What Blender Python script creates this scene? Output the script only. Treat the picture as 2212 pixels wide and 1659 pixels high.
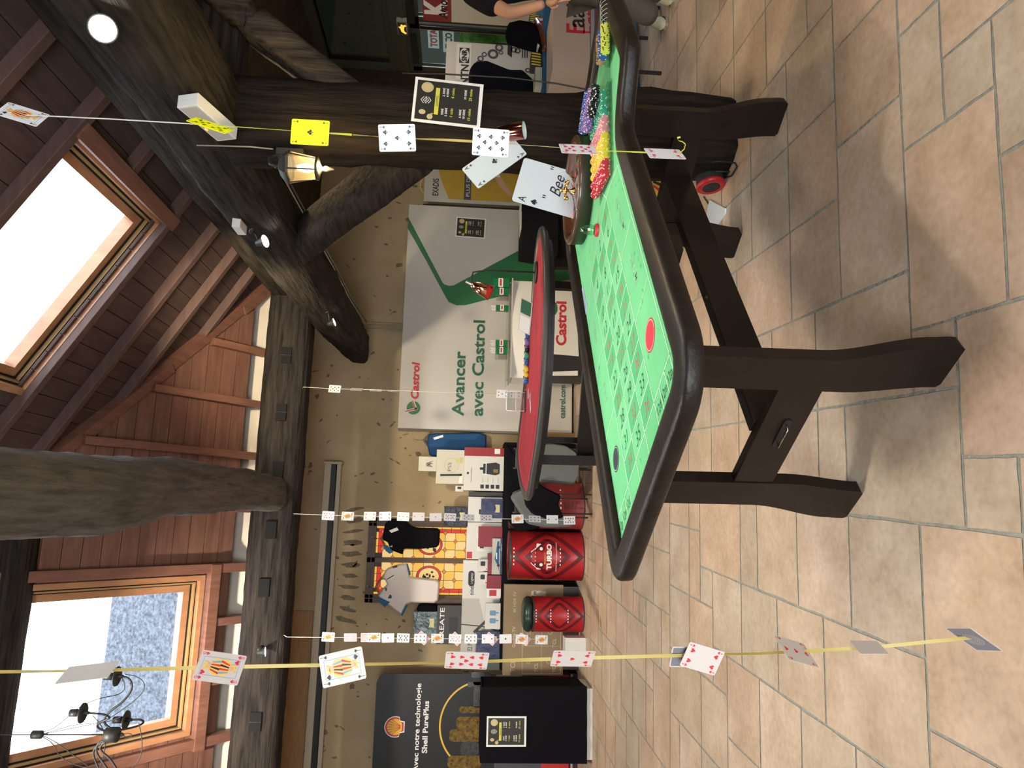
import bpy, math, random
from math import sin, cos, pi, radians, sqrt, tan
from mathutils import Vector, Matrix
random.seed(7)
for o in list(bpy.data.objects): bpy.data.objects.remove(o)
SC = bpy.context.scene
COL = SC.collection
# ---------------------------------------------------------------- camera
F_PX, PITCH, ROLL, YAW, CAMH = 1515.19, .0696670, .0338065, .190798, 1.5
def _cam_axes():
    cp, sp, cr, sr = cos(PITCH), sin(PITCH), cos(ROLL), sin(ROLL)
    fw = Vector((0, cp, -sp)); up = Vector((0, sp, cp)); r = Vector((1, 0, 0))
    R = Matrix.Rotation(-YAW, 3, 'Z')
    return R @ (cr*r + sr*up), -(R @ (-sr*r + cr*up)), R @ fw
C_R, C_D, C_F = _cam_axes()
cam_data = bpy.data.cameras.new('camera')
cam = bpy.data.objects.new('camera', cam_data); COL.objects.link(cam)
m = Matrix.Identity(4)
# the photograph lies on its side: picture right is world down, picture up is world right
for i in range(3):
    m[i][0], m[i][1], m[i][2] = C_D[i], C_R[i], -C_F[i]
m[0][3], m[1][3], m[2][3] = 0, 0, CAMH
cam.matrix_world = m
cam_data.sensor_width = 36; cam_data.lens = 36*F_PX/2212
cam_data.clip_start = .05; cam_data.clip_end = 200
SC.camera = cam
CAM = Vector((0, 0, CAMH))
# ---------------------------------------------------------------- light
SC.view_settings.view_transform = 'Standard'; SC.view_settings.look = 'None'
SC.view_settings.exposure = 0.12; SC.view_settings.gamma = 1; SC.view_settings.use_curve_mapping = False
SC.cycles.max_bounces = 7; SC.cycles.diffuse_bounces = 5; SC.cycles.sample_clamp_indirect = 6
SKY = 7.0
w = bpy.data.worlds.new('overcast_sky'); SC.world = w; w.use_nodes = True
bg = w.node_tree.nodes['Background']; bg.inputs[0].default_value = (.86, .93, 1, 1); bg.inputs[1].default_value = SKY
def area(name, loc, target, sx, sy, power, color, portal=False, spread=None):
    d = bpy.data.lights.new(name, 'AREA'); d.shape = 'RECTANGLE'; d.size = sx; d.size_y = sy
    d.energy = power; d.color = color
    if portal: d.cycles.is_portal = True
    if spread: d.spread = spread
    o = bpy.data.objects.new(name, d); COL.objects.link(o); o.location = loc
    o.rotation_euler = (Vector(target)-Vector(loc)).to_track_quat('-Z', 'Y').to_euler()
    return o
def spot(name, loc, target, power, color, angle=70, blend=.5, size=.03):
    d = bpy.data.lights.new(name, 'SPOT'); d.energy = power; d.color = color
    d.spot_size = radians(angle); d.spot_blend = blend; d.shadow_soft_size = size
    o = bpy.data.objects.new(name, d); COL.objects.link(o); o.location = loc
    o.rotation_euler = (Vector(target)-Vector(loc)).to_track_quat('-Z', 'Y').to_euler()
    return o
# daylight: portals in the two roof windows, and a fill light added behind the camera
area('portal_roof_window', (-1.33, 6.55, 5.05), (-1.33, 5.6, 3.9), 1.3, 1.7, 1, (1, 1, 1), True)
area('portal_roof_window', (1.55, 4.7, 4.75), (1.0, 4.7, 3.8), 1.3, 1.2, 1, (1, 1, 1), True)
area('added_front_fill', (-1.9, -2.9, 1.75), (-.6, 5, 1.2), 2.4, 2.3, 185, (.93, .97, 1))
# unseen spots without fixtures, most added to brighten floor, tables and back wall
spot('unseen_spot', (-1.6, 3.1, 4.2), (-1.0, 3.8, 0), 430, (1, .92, .80), 105, .8, .35)
spot('unseen_spot', (.6, 1.9, 4.3), (1.1, 2.8, .9), 150, (1, .92, .8), 70, .8, .4)
spot('unseen_spot', (-1.8, 5.2, 4.3), (-1.0, 9.4, 1.7), 560, (1, .9, .74), 95, .8, .09)
spot('unseen_spot', (1.2, 4.9, 3.9), (2.3, 9.3, 1.6), 370, (1, .84, .56), 90, .8, .09)
spot('unseen_spot', (3.3, 1.4, 3.2), (2.2, 1.8, 0), 48, (1, .72, .42), 120, .8, .05)
spot('unseen_spot', (3.1, 5.3, 3.3), (2.6, 3.0, 0), 70, (1, .70, .38), 130, .8, .03)
spot('unseen_spot', (4.6, 6.2, 3.0), (4.6, 8.2, .8), 70, (1, .8, .55), 110, .8, .09)
# ---------------------------------------------------------------- pixel of the photo -> point on a real plane
def ray(x, y):
    return C_F + ((1659-y-829.5)/F_PX)*C_R + ((x-1106)/F_PX)*C_D
def onZ(x, y, z): d = ray(x, y); return CAM + d*((z-CAMH)/d.z)
def onY(x, y, Y): d = ray(x, y); return CAM + d*(Y/d.y)
def onX(x, y, X): d = ray(x, y); return CAM + d*(X/d.x)
def onP(x, y, p0, n):
    d = ray(x, y); return CAM + d*((Vector(p0)-CAM).dot(Vector(n))/d.dot(Vector(n)))
def dist(x, y, t): return CAM + ray(x, y)*t
# ---------------------------------------------------------------- materials
MATS = {}
def mat(name, col=(.5, .5, .5), rough=.6, metal=0, emit=0, alpha=1, trans=0, spec=.5, coat=0,
        noise=0, nscale=8, stretch=(1, 1, 1), col2=None, bump=0, bscale=None, ior=1.45, sheen=0, detail=4):
    if name in MATS: return MATS[name]
    mt = bpy.data.materials.new(name); MATS[name] = mt; mt.use_nodes = True
    nt = mt.node_tree; b = nt.nodes['Principled BSDF']
    I = b.inputs
    I['Base Color'].default_value = (*col, 1); I['Roughness'].default_value = rough
    I['Metallic'].default_value = metal; I['Specular IOR Level'].default_value = spec
    I['Coat Weight'].default_value = coat; I['IOR'].default_value = ior
    I['Transmission Weight'].default_value = trans; I['Alpha'].default_value = alpha
    I['Sheen Weight'].default_value = sheen
    if emit:
        I['Emission Color'].default_value = (*col, 1); I['Emission Strength'].default_value = emit
    if noise or bump or col2:
        tc = nt.nodes.new('ShaderNodeTexCoord'); mp = nt.nodes.new('ShaderNodeMapping')
        mp.inputs['Scale'].default_value = stretch
        nt.links.new(tc.outputs['Object'], mp.inputs['Vector'])
        nz = nt.nodes.new('ShaderNodeTexNoise'); nz.inputs['Scale'].default_value = nscale
        nz.inputs['Detail'].default_value = detail; nz.inputs['Roughness'].default_value = .6
        nt.links.new(mp.outputs[0], nz.inputs['Vector'])
        if noise or col2:
            c2 = col2 or tuple(c*(1-noise) for c in col)
            cr = nt.nodes.new('ShaderNodeValToRGB')
            cr.color_ramp.elements[0].position = .32; cr.color_ramp.elements[1].position = .68
            cr.color_ramp.elements[0].color = (*c2, 1); cr.color_ramp.elements[1].color = (*col, 1)
            nt.links.new(nz.outputs['Fac'], cr.inputs[0]); nt.links.new(cr.outputs[0], I['Base Color'])
        if bump:
            src = nz
            if bscale:
                src = nt.nodes.new('ShaderNodeTexNoise'); src.inputs['Scale'].default_value = bscale
                src.inputs['Detail'].default_value = 5
                nt.links.new(mp.outputs[0], src.inputs['Vector'])
            bp = nt.nodes.new('ShaderNodeBump'); bp.inputs['Strength'].default_value = bump
            bp.inputs['Distance'].default_value = .02
            nt.links.new(src.outputs['Fac'], bp.inputs['Height']); nt.links.new(bp.outputs[0], I['Normal'])
    return mt
M = lambda n: MATS[n]
def simple(name, col, rough=.6, **k): return mat(name, col, rough, **k)
# ---------------------------------------------------------------- mesh builder
TEXT_CACHE = {}
def text_mesh(s, bold=0., shear=0., spacing=1.):
    key = (s, bold, shear, spacing)
    if key in TEXT_CACHE: return TEXT_CACHE[key]
    cu = bpy.data.curves.new('t', 'FONT'); cu.body = s; cu.size = 1; cu.offset = bold; cu.shear = shear
    cu.space_character = spacing; cu.resolution_u = 3; cu.align_x = 'LEFT'
    ob = bpy.data.objects.new('t', cu); COL.objects.link(ob)
    dg = bpy.context.evaluated_depsgraph_get(); ev = ob.evaluated_get(dg); me = ev.to_mesh()
    vs = [(v.co.x, v.co.y) for v in me.vertices]; fs = [tuple(p.vertices) for p in me.polygons]
    ev.to_mesh_clear(); bpy.data.objects.remove(ob); bpy.data.curves.remove(cu)
    xs = [v[0] for v in vs] or [0]; ys = [v[1] for v in vs] or [0]
    r = (vs, fs, min(xs), max(xs), min(ys), max(ys)); TEXT_CACHE[key] = r
    return r
class Fr:
    """a local frame: origin, x, y, normal"""
    def __init__(s, o, x=(1, 0, 0), y=(0, 0, 1)):
        s.o = Vector(o); s.x = Vector(x).normalized(); s.y = Vector(y).normalized(); s.n = s.x.cross(s.y).normalized()
    def __call__(s, u, v, w=0): return s.o + s.x*u + s.y*v + s.n*w
    def rot(s, deg):
        c, q = cos(radians(deg)), sin(radians(deg)); f = Fr(s.o); f.x = s.x*c+s.y*q; f.y = s.y*c-s.x*q; f.n = s.n; return f
    def at(s, u, v, w=0): f = Fr(s.o); f.o = s(u, v, w); f.x, f.y, f.n = s.x, s.y, s.n; return f
class MB:
    def __init__(s): s.v = []; s.f = []; s.m = []; s.mats = []; s.sm = []; s.e = .0012
    def mi(s, mt):
        if isinstance(mt, str): mt = MATS[mt]
        if mt not in s.mats: s.mats.append(mt)
        return s.mats.index(mt)
    def face(s, pts, mt, smooth=False):
        b = len(s.v); s.v += [tuple(p) for p in pts]; s.f.append(tuple(range(b, b+len(pts)))); s.m.append(s.mi(mt)); s.sm.append(smooth)
    def raw(s, vs, fs, mt, smooth=False):
        b = len(s.v); s.v += [tuple(p) for p in vs]; k = s.mi(mt)
        for f in fs: s.f.append(tuple(i+b for i in f)); s.m.append(k); s.sm.append(smooth)
    def box(s, a, b, mt, fr=None):
        x0, y0, z0 = a; x1, y1, z1 = b
        vs = [(x, y, z) for z in (z0, z1) for y in (y0, y1) for x in (x0, x1)]
        if fr: vs = [fr(*p) for p in vs]
        s.raw(vs, [(0, 2, 3, 1), (4, 5, 7, 6), (0, 1, 5, 4), (2, 6, 7, 3), (0, 4, 6, 2), (1, 3, 7, 5)], mt)
        return s
    def hexa(s, p, mt):  # eight points: bottom four, top four
        s.raw(p, [(3, 2, 1, 0), (4, 5, 6, 7), (0, 1, 5, 4), (1, 2, 6, 5), (2, 3, 7, 6), (3, 0, 4, 7)], mt); return s
    def prism(s, poly, fr, w0, w1, mt, side=None, smooth=False):
        n = len(poly); a = [fr(x, y, w0) for x, y in poly]; b = [fr(x, y, w1) for x, y in poly]
        s.face(a[::-1], mt); s.face(b, mt)
        s.raw(a+b, [(i, (i+1) % n, n+(i+1) % n, n+i) for i in range(n)], side or mt, smooth); return s
    def poly(s, pts, fr, w, mt): s.face([fr(x, y, w) for x, y in pts], mt); return s
    def rect(s, x0, y0, x1, y1, fr, mt, w=None):
        return s.poly([(x0, y0), (x1, y0), (x1, y1), (x0, y1)], fr, s.e if w is None else w, mt)
    def line(s, pts, wd, fr, mt, w=None, closed=False):
        pts = [Vector(p) for p in pts]; n = len(pts)
        for i in range(n if closed else n-1):
            p, q = pts[i], pts[(i+1) % n]; d = (q-p)
            if d.length < 1e-6: continue
            d.normalize(); k = Vector((-d.y, d.x))*wd/2; e = d*wd*.35
            s.poly([(p-e-k)[:], (q+e-k)[:], (q+e+k)[:], (p-e+k)[:]], fr, s.e if w is None else w, mt)
        return s
    def disc(s, cx, cy, rx, ry, fr, mt, w=None, n=28, ang=0):
        c, q = cos(ang), sin(ang)
        return s.poly([(cx+rx*cos(t)*c-ry*sin(t)*q, cy+rx*cos(t)*q+ry*sin(t)*c) for t in [2*pi*i/n for i in range(n)]], fr, s.e if w is None else w, mt)
    def ring(s, cx, cy, r0, r1, fr, mt, w=None, n=36, a0=0, a1=2*pi, sy=1):
        w = s.e if w is None else w; k = n
        for i in range(k):
            t, u = a0+(a1-a0)*i/k, a0+(a1-a0)*(i+1)/k
            s.poly([(cx+r0*cos(t), cy+sy*r0*sin(t)), (cx+r1*cos(t), cy+sy*r1*sin(t)), (cx+r1*cos(u), cy+sy*r1*sin(u)), (cx+r0*cos(u), cy+sy*r0*sin(u))], fr, w, mt)
        return s
    def text(s, st, x, y, h, fr, mt, w=None, bold=0., shear=0., align='c', sx=1., width=None, spacing=1.):
        """h = height of a capital; x,y = anchor of the baseline"""
        vs, fs, x0, x1, y0, y1 = text_mesh(st, bold, shear, spacing)
        k = h/.73; kx = k*sx
        if width: kx = width/max(1e-6, x1-x0)
        ox = {'c': -(x0+x1)/2, 'l': -x0, 'r': -x1}[align]
        w = s.e if w is None else w
        s.raw([fr(x+(a+ox)*kx, y+b*k, w) for a, b in vs], fs, mt); return s
    def tube(s, pts, r, mt, n=8, smooth=True, cap=True, flat=None):
        pts = [Vector(p) for p in pts]; N = len(pts)
        rs = r if isinstance(r, (list, tuple)) else [r]*N
        b = len(s.v); k = s.mi(mt); prev = None
        for i, p in enumerate(pts):
            d = (pts[min(i+1, N-1)]-pts[max(i-1, 0)]).normalized()
            if prev is None:
                u = d.orthogonal().normalized()
            else:
                u = (prev-d*prev.dot(d)); u = u.normalized() if u.length > 1e-6 else d.orthogonal().normalized()
            prev = u; q = d.cross(u)
            for j in range(n):
                t = 2*pi*j/n; s.v.append(tuple(p+(u*cos(t)+q*sin(t)*(flat or 1))*rs[i]))
        for i in range(N-1):
            for j in range(n):
                s.f.append((b+i*n+j, b+i*n+(j+1) % n, b+(i+1)*n+(j+1) % n, b+(i+1)*n+j)); s.m.append(k); s.sm.append(smooth)
        if cap:
            s.f.append(tuple(b+j for j in range(n))[::-1]); s.m.append(k); s.sm.append(False)
            s.f.append(tuple(b+(N-1)*n+j for j in range(n))); s.m.append(k); s.sm.append(False)
        return s
    def lathe(s, prof, o, mt, n=32, ax=(0, 0, 1), smooth=True, a0=0, a1=2*pi, lobes=0, lobe=0.):
        ax = Vector(ax).normalized(); u = ax.orthogonal().normalized(); q = ax.cross(u); o = Vector(o)
        full = abs(a1-a0-2*pi) < 1e-6; c = n if full else n+1
        vs = []
        for r, z in prof:
            for j in range(c):
                t = a0+(a1-a0)*j/n; rr = r*(1+lobe*cos(lobes*t)) if lobes else r
                vs.append(o+ax*z+(u*cos(t)+q*sin(t))*rr)
        fs = []
        for i in range(len(prof)-1):
            for j in range(n):
                j2 = (j+1) % c
                fs.append((i*c+j, i*c+j2, (i+1)*c+j2, (i+1)*c+j))
        s.raw(vs, fs, mt, smooth); return s
    def grid(s, fn, nu, nv, mt, smooth=True, thick=None):
        vs = [fn(i/nu, j/nv) for j in range(nv+1) for i in range(nu+1)]
        s.raw(vs, [(j*(nu+1)+i, j*(nu+1)+i+1, (j+1)*(nu+1)+i+1, (j+1)*(nu+1)+i) for j in range(nv) for i in range(nu)], mt, smooth); return s
    def build(s, name, parent=None, label=None, cat=None, group=None, kind=None, merge=False, bevel=0, solid=0, subsurf=0):
        me = bpy.data.meshes.new(name); me.from_pydata(s.v, [], s.f)
        for mt in s.mats: me.materials.append(mt)
        me.polygons.foreach_set('material_index', s.m); me.polygons.foreach_set('use_smooth', s.sm); me.update()
        o = bpy.data.objects.new(name, me); COL.objects.link(o)
        if merge:
            import bmesh
            bm = bmesh.new(); bm.from_mesh(me); bmesh.ops.remove_doubles(bm, verts=bm.verts, dist=1e-5)
            bmesh.ops.recalc_face_normals(bm, faces=bm.faces); bm.to_mesh(me); bm.free()
        if parent:
            o.parent = parent; o.matrix_parent_inverse = parent.matrix_world.inverted() if parent.matrix_world != Matrix.Identity(4) else Matrix.Identity(4)
        if solid: md = o.modifiers.new('s', 'SOLIDIFY'); md.thickness = solid; md.offset = 0
        if bevel: md = o.modifiers.new('b', 'BEVEL'); md.width = bevel; md.segments = 2; md.limit_method = 'ANGLE'
        if subsurf: md = o.modifiers.new('u', 'SUBSURF'); md.levels = subsurf; md.render_levels = subsurf
        tag(o, label, cat, group, kind); return o
def tag(o, label=None, cat=None, group=None, kind=None):
    for k, v in (('label', label), ('category', cat), ('group', group), ('kind', kind)):
        if v: o[k] = v
    return o
def thing(name, label, cat, loc=(0, 0, 0), group=None, kind=None):
    o = bpy.data.objects.new(name, None); COL.objects.link(o); o.empty_display_size = .1
    o.location = loc; o.matrix_world = Matrix.Translation(Vector(loc))
    return tag(o, label, cat, group, kind)
def struct(mb, name, **k): return mb.build(name, kind='structure', **k)
def dup(root, mat_=None, label=None, group=None):
    r = root.copy(); COL.objects.link(r)
    if mat_ is not None: r.matrix_world = mat_
    if label: r['label'] = label
    if group: r['group'] = group
    for ch in list(root.children):
        c = ch.copy(); COL.objects.link(c); c.parent = r; c.matrix_parent_inverse = ch.matrix_parent_inverse.copy()
        for g in ch.children:
            d = g.copy(); COL.objects.link(d); d.parent = c
    return r
WALLY = 9.5
def wf(X, Z, Y): return Fr((X, Y, Z), (1, 0, 0), (0, 0, 1))      # frame facing the camera: x right, y up
# ================================================================ STRUCTURE
mat('plaster', (.47, .36, .215), .95, noise=.14, nscale=1.6, col2=(.39, .295, .17), bump=.35, bscale=22)
mat('stone_show', (.21, .165, .105), .95, noise=.35, nscale=26, bump=.6)
mat('plaster_white', (.66, .58, .48), .95, noise=.12, nscale=4, bump=.2)
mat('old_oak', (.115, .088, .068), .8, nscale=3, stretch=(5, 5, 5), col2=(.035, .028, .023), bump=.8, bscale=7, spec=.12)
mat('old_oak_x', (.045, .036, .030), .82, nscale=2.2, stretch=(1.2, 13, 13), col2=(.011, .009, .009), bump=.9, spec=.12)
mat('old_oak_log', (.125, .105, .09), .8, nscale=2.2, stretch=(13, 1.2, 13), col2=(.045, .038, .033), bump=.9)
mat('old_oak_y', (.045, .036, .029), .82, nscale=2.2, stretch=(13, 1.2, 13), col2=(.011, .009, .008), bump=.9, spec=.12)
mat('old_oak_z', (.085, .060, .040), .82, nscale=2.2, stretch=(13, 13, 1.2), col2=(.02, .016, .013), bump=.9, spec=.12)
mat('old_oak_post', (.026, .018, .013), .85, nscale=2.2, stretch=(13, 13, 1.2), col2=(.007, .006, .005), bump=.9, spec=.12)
mat('mortise', (.008, .008, .008), 1)
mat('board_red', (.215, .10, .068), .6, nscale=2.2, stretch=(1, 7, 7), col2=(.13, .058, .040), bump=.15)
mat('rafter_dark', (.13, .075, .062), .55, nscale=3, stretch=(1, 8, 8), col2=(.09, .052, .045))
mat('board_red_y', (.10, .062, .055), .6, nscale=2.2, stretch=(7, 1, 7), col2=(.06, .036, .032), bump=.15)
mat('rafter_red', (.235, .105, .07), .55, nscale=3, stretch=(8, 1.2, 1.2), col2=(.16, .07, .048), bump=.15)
mat('velux_pine', (.47, .235, .115), .4, nscale=4, stretch=(3, 1, 1), col2=(.36, .165, .078), coat=.3)
mat('velux_rail', (.34, .22, .09), .35, coat=.4)
mat('dark_gap', (.012, .01, .009), 1)
mat('pine_board', (.42, .24, .11), .6, nscale=5, stretch=(1, 1, 9), col2=(.33, .18, .08))
def glass_mat(name, col, rough=0.0, mix=.12):
    mt = bpy.data.materials.new(name); MATS[name] = mt; mt.use_nodes = True; nt = mt.node_tree
    b = nt.nodes['Principled BSDF']; out = nt.nodes['Material Output']
    tr = nt.nodes.new('ShaderNodeBsdfTransparent'); tr.inputs[0].default_value = (*col, 1)
    gl = nt.nodes.new('ShaderNodeBsdfGlossy'); gl.inputs['Roughness'].default_value = rough
    mx = nt.nodes.new('ShaderNodeMixShader'); mx.inputs[0].default_value = mix
    nt.links.new(tr.outputs[0], mx.inputs[1]); nt.links.new(gl.outputs[0], mx.inputs[2]); nt.links.new(mx.outputs[0], out.inputs[0])
    nt.nodes.remove(b); return mt
glass_mat('clear_glass', (.97, .98, .98), 0, .05)
glass_mat('door_glass', (.26, .29, .27), 0, .1); glass_mat('dark_glass', (.03, .033, .028), 0, .14)
glass_mat('acrylic', (.93, .95, .95), .03, .12)
glass_mat('plastic_wrap', (.9, .92, .95), .12, .35)
# tiles: one material with a tone per tile (a colour attribute on the mesh) and mottling on top
def tile_material():
    mt = bpy.data.materials.new('terracotta_tile'); MATS['terracotta_tile'] = mt; mt.use_nodes = True; nt = mt.node_tree
    b = nt.nodes['Principled BSDF']; L = nt.links.new
    at = nt.nodes.new('ShaderNodeAttribute'); at.attribute_name = 'tone'
    tc = nt.nodes.new('ShaderNodeTexCoord')
    n1 = nt.nodes.new('ShaderNodeTexNoise'); n1.inputs['Scale'].default_value = 3.2; n1.inputs['Detail'].default_value = 6; n1.inputs['Roughness'].default_value = .65
    n2 = nt.nodes.new('ShaderNodeTexNoise'); n2.inputs['Scale'].default_value = 34; n2.inputs['Detail'].default_value = 5
    L(tc.outputs['Object'], n1.inputs['Vector']); L(tc.outputs['Object'], n2.inputs['Vector'])
    r1 = nt.nodes.new('ShaderNodeValToRGB'); e = r1.color_ramp.elements
    e[0].position = .34; e[0].color = (.72, .63, .53, 1); e[1].position = .66; e[1].color = (1, .93, .86, 1)
    r2 = nt.nodes.new('ShaderNodeValToRGB'); e = r2.color_ramp.elements
    e[0].position = .28; e[0].color = (.84, .82, .80, 1); e[1].position = .6; e[1].color = (1, 1, 1, 1)
    L(n1.outputs['Fac'], r1.inputs[0]); L(n2.outputs['Fac'], r2.inputs[0])
    m1 = nt.nodes.new('ShaderNodeMix'); m1.data_type = 'RGBA'; m1.blend_type = 'MULTIPLY'; m1.inputs[0].default_value = 1
    m2 = nt.nodes.new('ShaderNodeMix'); m2.data_type = 'RGBA'; m2.blend_type = 'MULTIPLY'; m2.inputs[0].default_value = 1
    L(at.outputs['Color'], m1.inputs[6]); L(r1.outputs[0], m1.inputs[7]); L(m1.outputs[2], m2.inputs[6]); L(r2.outputs[0], m2.inputs[7])
    L(m2.outputs[2], b.inputs['Base Color']); b.inputs['Roughness'].default_value = .5; b.inputs['Specular IOR Level'].default_value = .35
    bp = nt.nodes.new('ShaderNodeBump'); bp.inputs['Strength'].default_value = .12; bp.inputs['Distance'].default_value = .01
    L(n2.outputs['Fac'], bp.inputs['Height']); L(bp.outputs[0], b.inputs['Normal'])
tile_material()
mat('grout', (.37, .365, .31), .95, noise=.3, nscale=30, bump=.4)
def make_floor():
    U = .212; ang = radians(-4.0); c, s = cos(ang), sin(ang); ox, oy = .21, 2.0
    nx0, nx1, ny0, ny1 = -30, 40, -24, 42
    used = set(); rnd = random.Random(11); mb = MB(); tones = []
    mb.rect(-6.5, -5, 9, 12, Fr((0, 0, -.0022), (1, 0, 0), (0, 1, 0)), 'grout', 0)
    tones += [(1, 1, 1)]*1
    pal = [(.64, .535, .425), (.655, .52, .415), (.66, .555, .44), (.63, .55, .455), (.65, .515, .40), (.67, .56, .46), (.62, .54, .44)]
    sizes = [(2, 2), (2, 2), (3, 2), (2, 1), (2, 3), (3, 2), (2, 3)]
    for j in range(ny0, ny1):
        for i in range(nx0, nx1):
            if (i, j) in used: continue
            opts = sizes[:]; rnd.shuffle(opts)
            if rnd.random() < .5: opts.insert(0, (2, 2))
            for (a, b) in opts+[(1, 1)]:
                if all((i+p, j+q) not in used for p in range(a) for q in range(b)): break
            for p in range(a):
                for q in range(b): used.add((i+p, j+q))
            g = .0058; x0, x1, y0, y1 = i*U+g, (i+a)*U-g, j*U+g, (j+b)*U-g
            # slightly worn outline
            P = []
            for (A, B) in (((x0, y0), (x1, y0)), ((x1, y0), (x1, y1)), ((x1, y1), (x0, y1)), ((x0, y1), (x0, y0))):
                k = 5 if j*U < 4 else 1
                for t in range(k):
                    jx, jy = (rnd.uniform(-.0022, .0022), rnd.uniform(-.0022, .0022)) if k > 1 else (0, 0)
                    P.append((A[0]+(B[0]-A[0])*t/k+jx, A[1]+(B[1]-A[1])*t/k+jy))
            pts = [(ox+c*x-s*y, oy+s*x+c*y, 0) for x, y in P]
            if pts[0][0] < -6.3 or pts[0][0] > 8.6 or pts[0][1] < -4.5 or pts[0][1] > 11.5: continue
            mb.face(pts, 'terracotta_tile'); k = rnd.uniform(.94, 1.05); t = rnd.choice(pal); tones.append(tuple(v*k for v in t))
    o = struct(mb, 'floor')
    ca = o.data.color_attributes.new('tone', 'FLOAT_COLOR', 'CORNER'); k = 0
    for p, t in zip(o.data.polygons, tones):
        for _ in p.loop_indices: ca.data[k].color = (*t, 1); k += 1
make_floor()
# --- walls
def stone_patch(mb, cx, cz, w, h, fr, rnd, ang=0):
    n = 14; pts = []
    for i in range(n):
        t = 2*pi*i/n; r = rnd.uniform(.62, 1.1); x, y = w/2*cos(t)*r, h/2*sin(t)*r
        pts.append((cx+x*cos(ang)-y*sin(ang), cz+x*sin(ang)+y*cos(ang)))
    mb.poly(pts, fr, .002, 'stone_show')
X_L, X_R, Y_F = -5.2, 6.4, -3.0
mb = MB()
mb.box((X_L-.2, WALLY, 0), (X_R+.2, WALLY+.3, 3.75), 'plaster')
struct(mb, 'wall_back')
rnd = random.Random(5); mb = MB(); fr = wf(0, 0, WALLY)
for _ in range(420):   # stones showing through the render
    x, z = rnd.uniform(-4.4, 6.2), rnd.uniform(.3, 3.6)
    if rnd.random() < .88: stone_patch(mb, x, z, rnd.uniform(.012, .04), rnd.uniform(.02, .10), fr, rnd, rnd.uniform(-.9, .9))
    else: stone_patch(mb, x, z, rnd.uniform(.04, .10), rnd.uniform(.04, .12), fr, rnd)
for i, px_ in enumerate(range(1100, 1345, 24)):   # flat arch of stones over the stained glass
    p = onY(762+(px_-1210)*-.08, px_, WALLY)
    stone_patch(mb, p.x, p.z+.02, rnd.uniform(.05, .08), rnd.uniform(.24, .34), fr, rnd, (px_-1220)*-.0022)
struct(mb, 'trim_stones')
mb = MB(); mb.box((X_L-.2, Y_F, 0), (X_L, WALLY, 3.75), 'plaster'); struct(mb, 'wall_left')
mb = MB(); mb.box((X_L-.2, Y_F-.2, 0), (-3.3, Y_F, 4), 'plaster'); mb.box((-.5, Y_F-.2, 0), (.6, Y_F, 4), 'plaster')
mb.box((2.6, Y_F-.2, 0), (X_R+.2, Y_F, 4), 'plaster'); mb.box((-3.3, Y_F-.2, 3), (2.6, Y_F, 4), 'plaster'); mb.box((-3.3, Y_F-.2, 0), (2.6, Y_F, .5), 'plaster')
struct(mb, 'wall_front')  # unseen wall; its openings are added to let daylight in
# --- roof geometry: hip between plane A (over the back plate) and plane B (over the right plate)
TA, TB = tan(radians(40)), .6
YA, ZA = 7.5, 3.84; XB, ZB = 2.75, 3.60
def PA(x, z, w=0): n = Vector((0, sin(radians(40)), cos(radians(40)))); return Vector((x, YA-(z-ZA)/TA, z))-n*w   # w below the boards
_tb = math.atan(TB)
def PB(y, z, w=0): n = Vector((sin(_tb), 0, cos(_tb))); return Vector((XB-(z-ZB)/TB, y, z))-n*w
def hipx(z): return XB-(z-ZB)/TB
def hipy(z): return YA-(z-ZA)/TA
RIDGE = 6.3
SKA = (-2.04, -.62, 3.99, 5.75)      # x0 x1 z0 z1 opening in plane A
SKB = (4.12, 5.28, 3.93, 4.66)       # y0 y1 z0 z1 opening in plane B
mb = MB(); z = 3.795; dz = .16*sin(radians(40))
while z < RIDGE:
    z1 = min(z+dz-.004, RIDGE)
    spans = [(-4.9, hipx(z1))]
    if z1 > SKA[2] and z < SKA[3]: spans = [(-4.9, SKA[0]), (SKA[1], hipx(z1))]
    for a, b in spans:
        if b > a:
            mb.hexa([PA(a, z), PA(b if b < hipx(z1) else hipx(z), z), PA(b, z1), PA(a, z1), PA(a, z, -.02), PA(b, z, -.02), PA(b, z1, -.02), PA(a, z1, -.02)], 'board_red')
            c = b if b < hipx(z1) else b+.12
            mb.hexa([PA(a, z-.004, -.021), PA(c, z-.004, -.021), PA(c, z1+.008, -.021), PA(a, z1+.008, -.021), PA(a, z-.004, -.03), PA(c, z-.004, -.03), PA(c, z1+.008, -.03), PA(a, z1+.008, -.03)], 'dark_gap')
    if not (z1 > SKA[2] and z < SKA[3]):
        pass
    z += dz
mb.box((-4.9, 7.50, 3.878), (3.0, 7.86, 3.91), 'dark_gap')  # hidden cover added to stop sky light leaking onto the plaster strip
struct(mb, 'ceiling_boards')
mb = MB(); z = 3.66; dz = .16*sin(_tb)
while z < RIDGE:
    z1 = min(z+dz-.003, RIDGE); top = hipy(z1)
    spans = [(-2.9, top)]
    if z1 > SKB[2] and z < SKB[3]: spans = [(-2.9, SKB[0]), (SKB[1], top)]
    for a, b in spans:
        if b > a:
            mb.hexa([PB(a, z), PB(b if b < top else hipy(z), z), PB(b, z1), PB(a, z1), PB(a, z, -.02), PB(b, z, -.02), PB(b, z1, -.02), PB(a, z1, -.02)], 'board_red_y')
            c = b if b < top else b+.12
            mb.hexa([PB(a, z-.004, -.021), PB(c, z-.004, -.021), PB(c, z1+.007, -.021), PB(a, z1+.007, -.021), PB(a, z-.004, -.03), PB(c, z-.004, -.03), PB(c, z1+.007, -.03), PB(a, z1+.007, -.03)], 'dark_gap')
    z += dz
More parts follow.
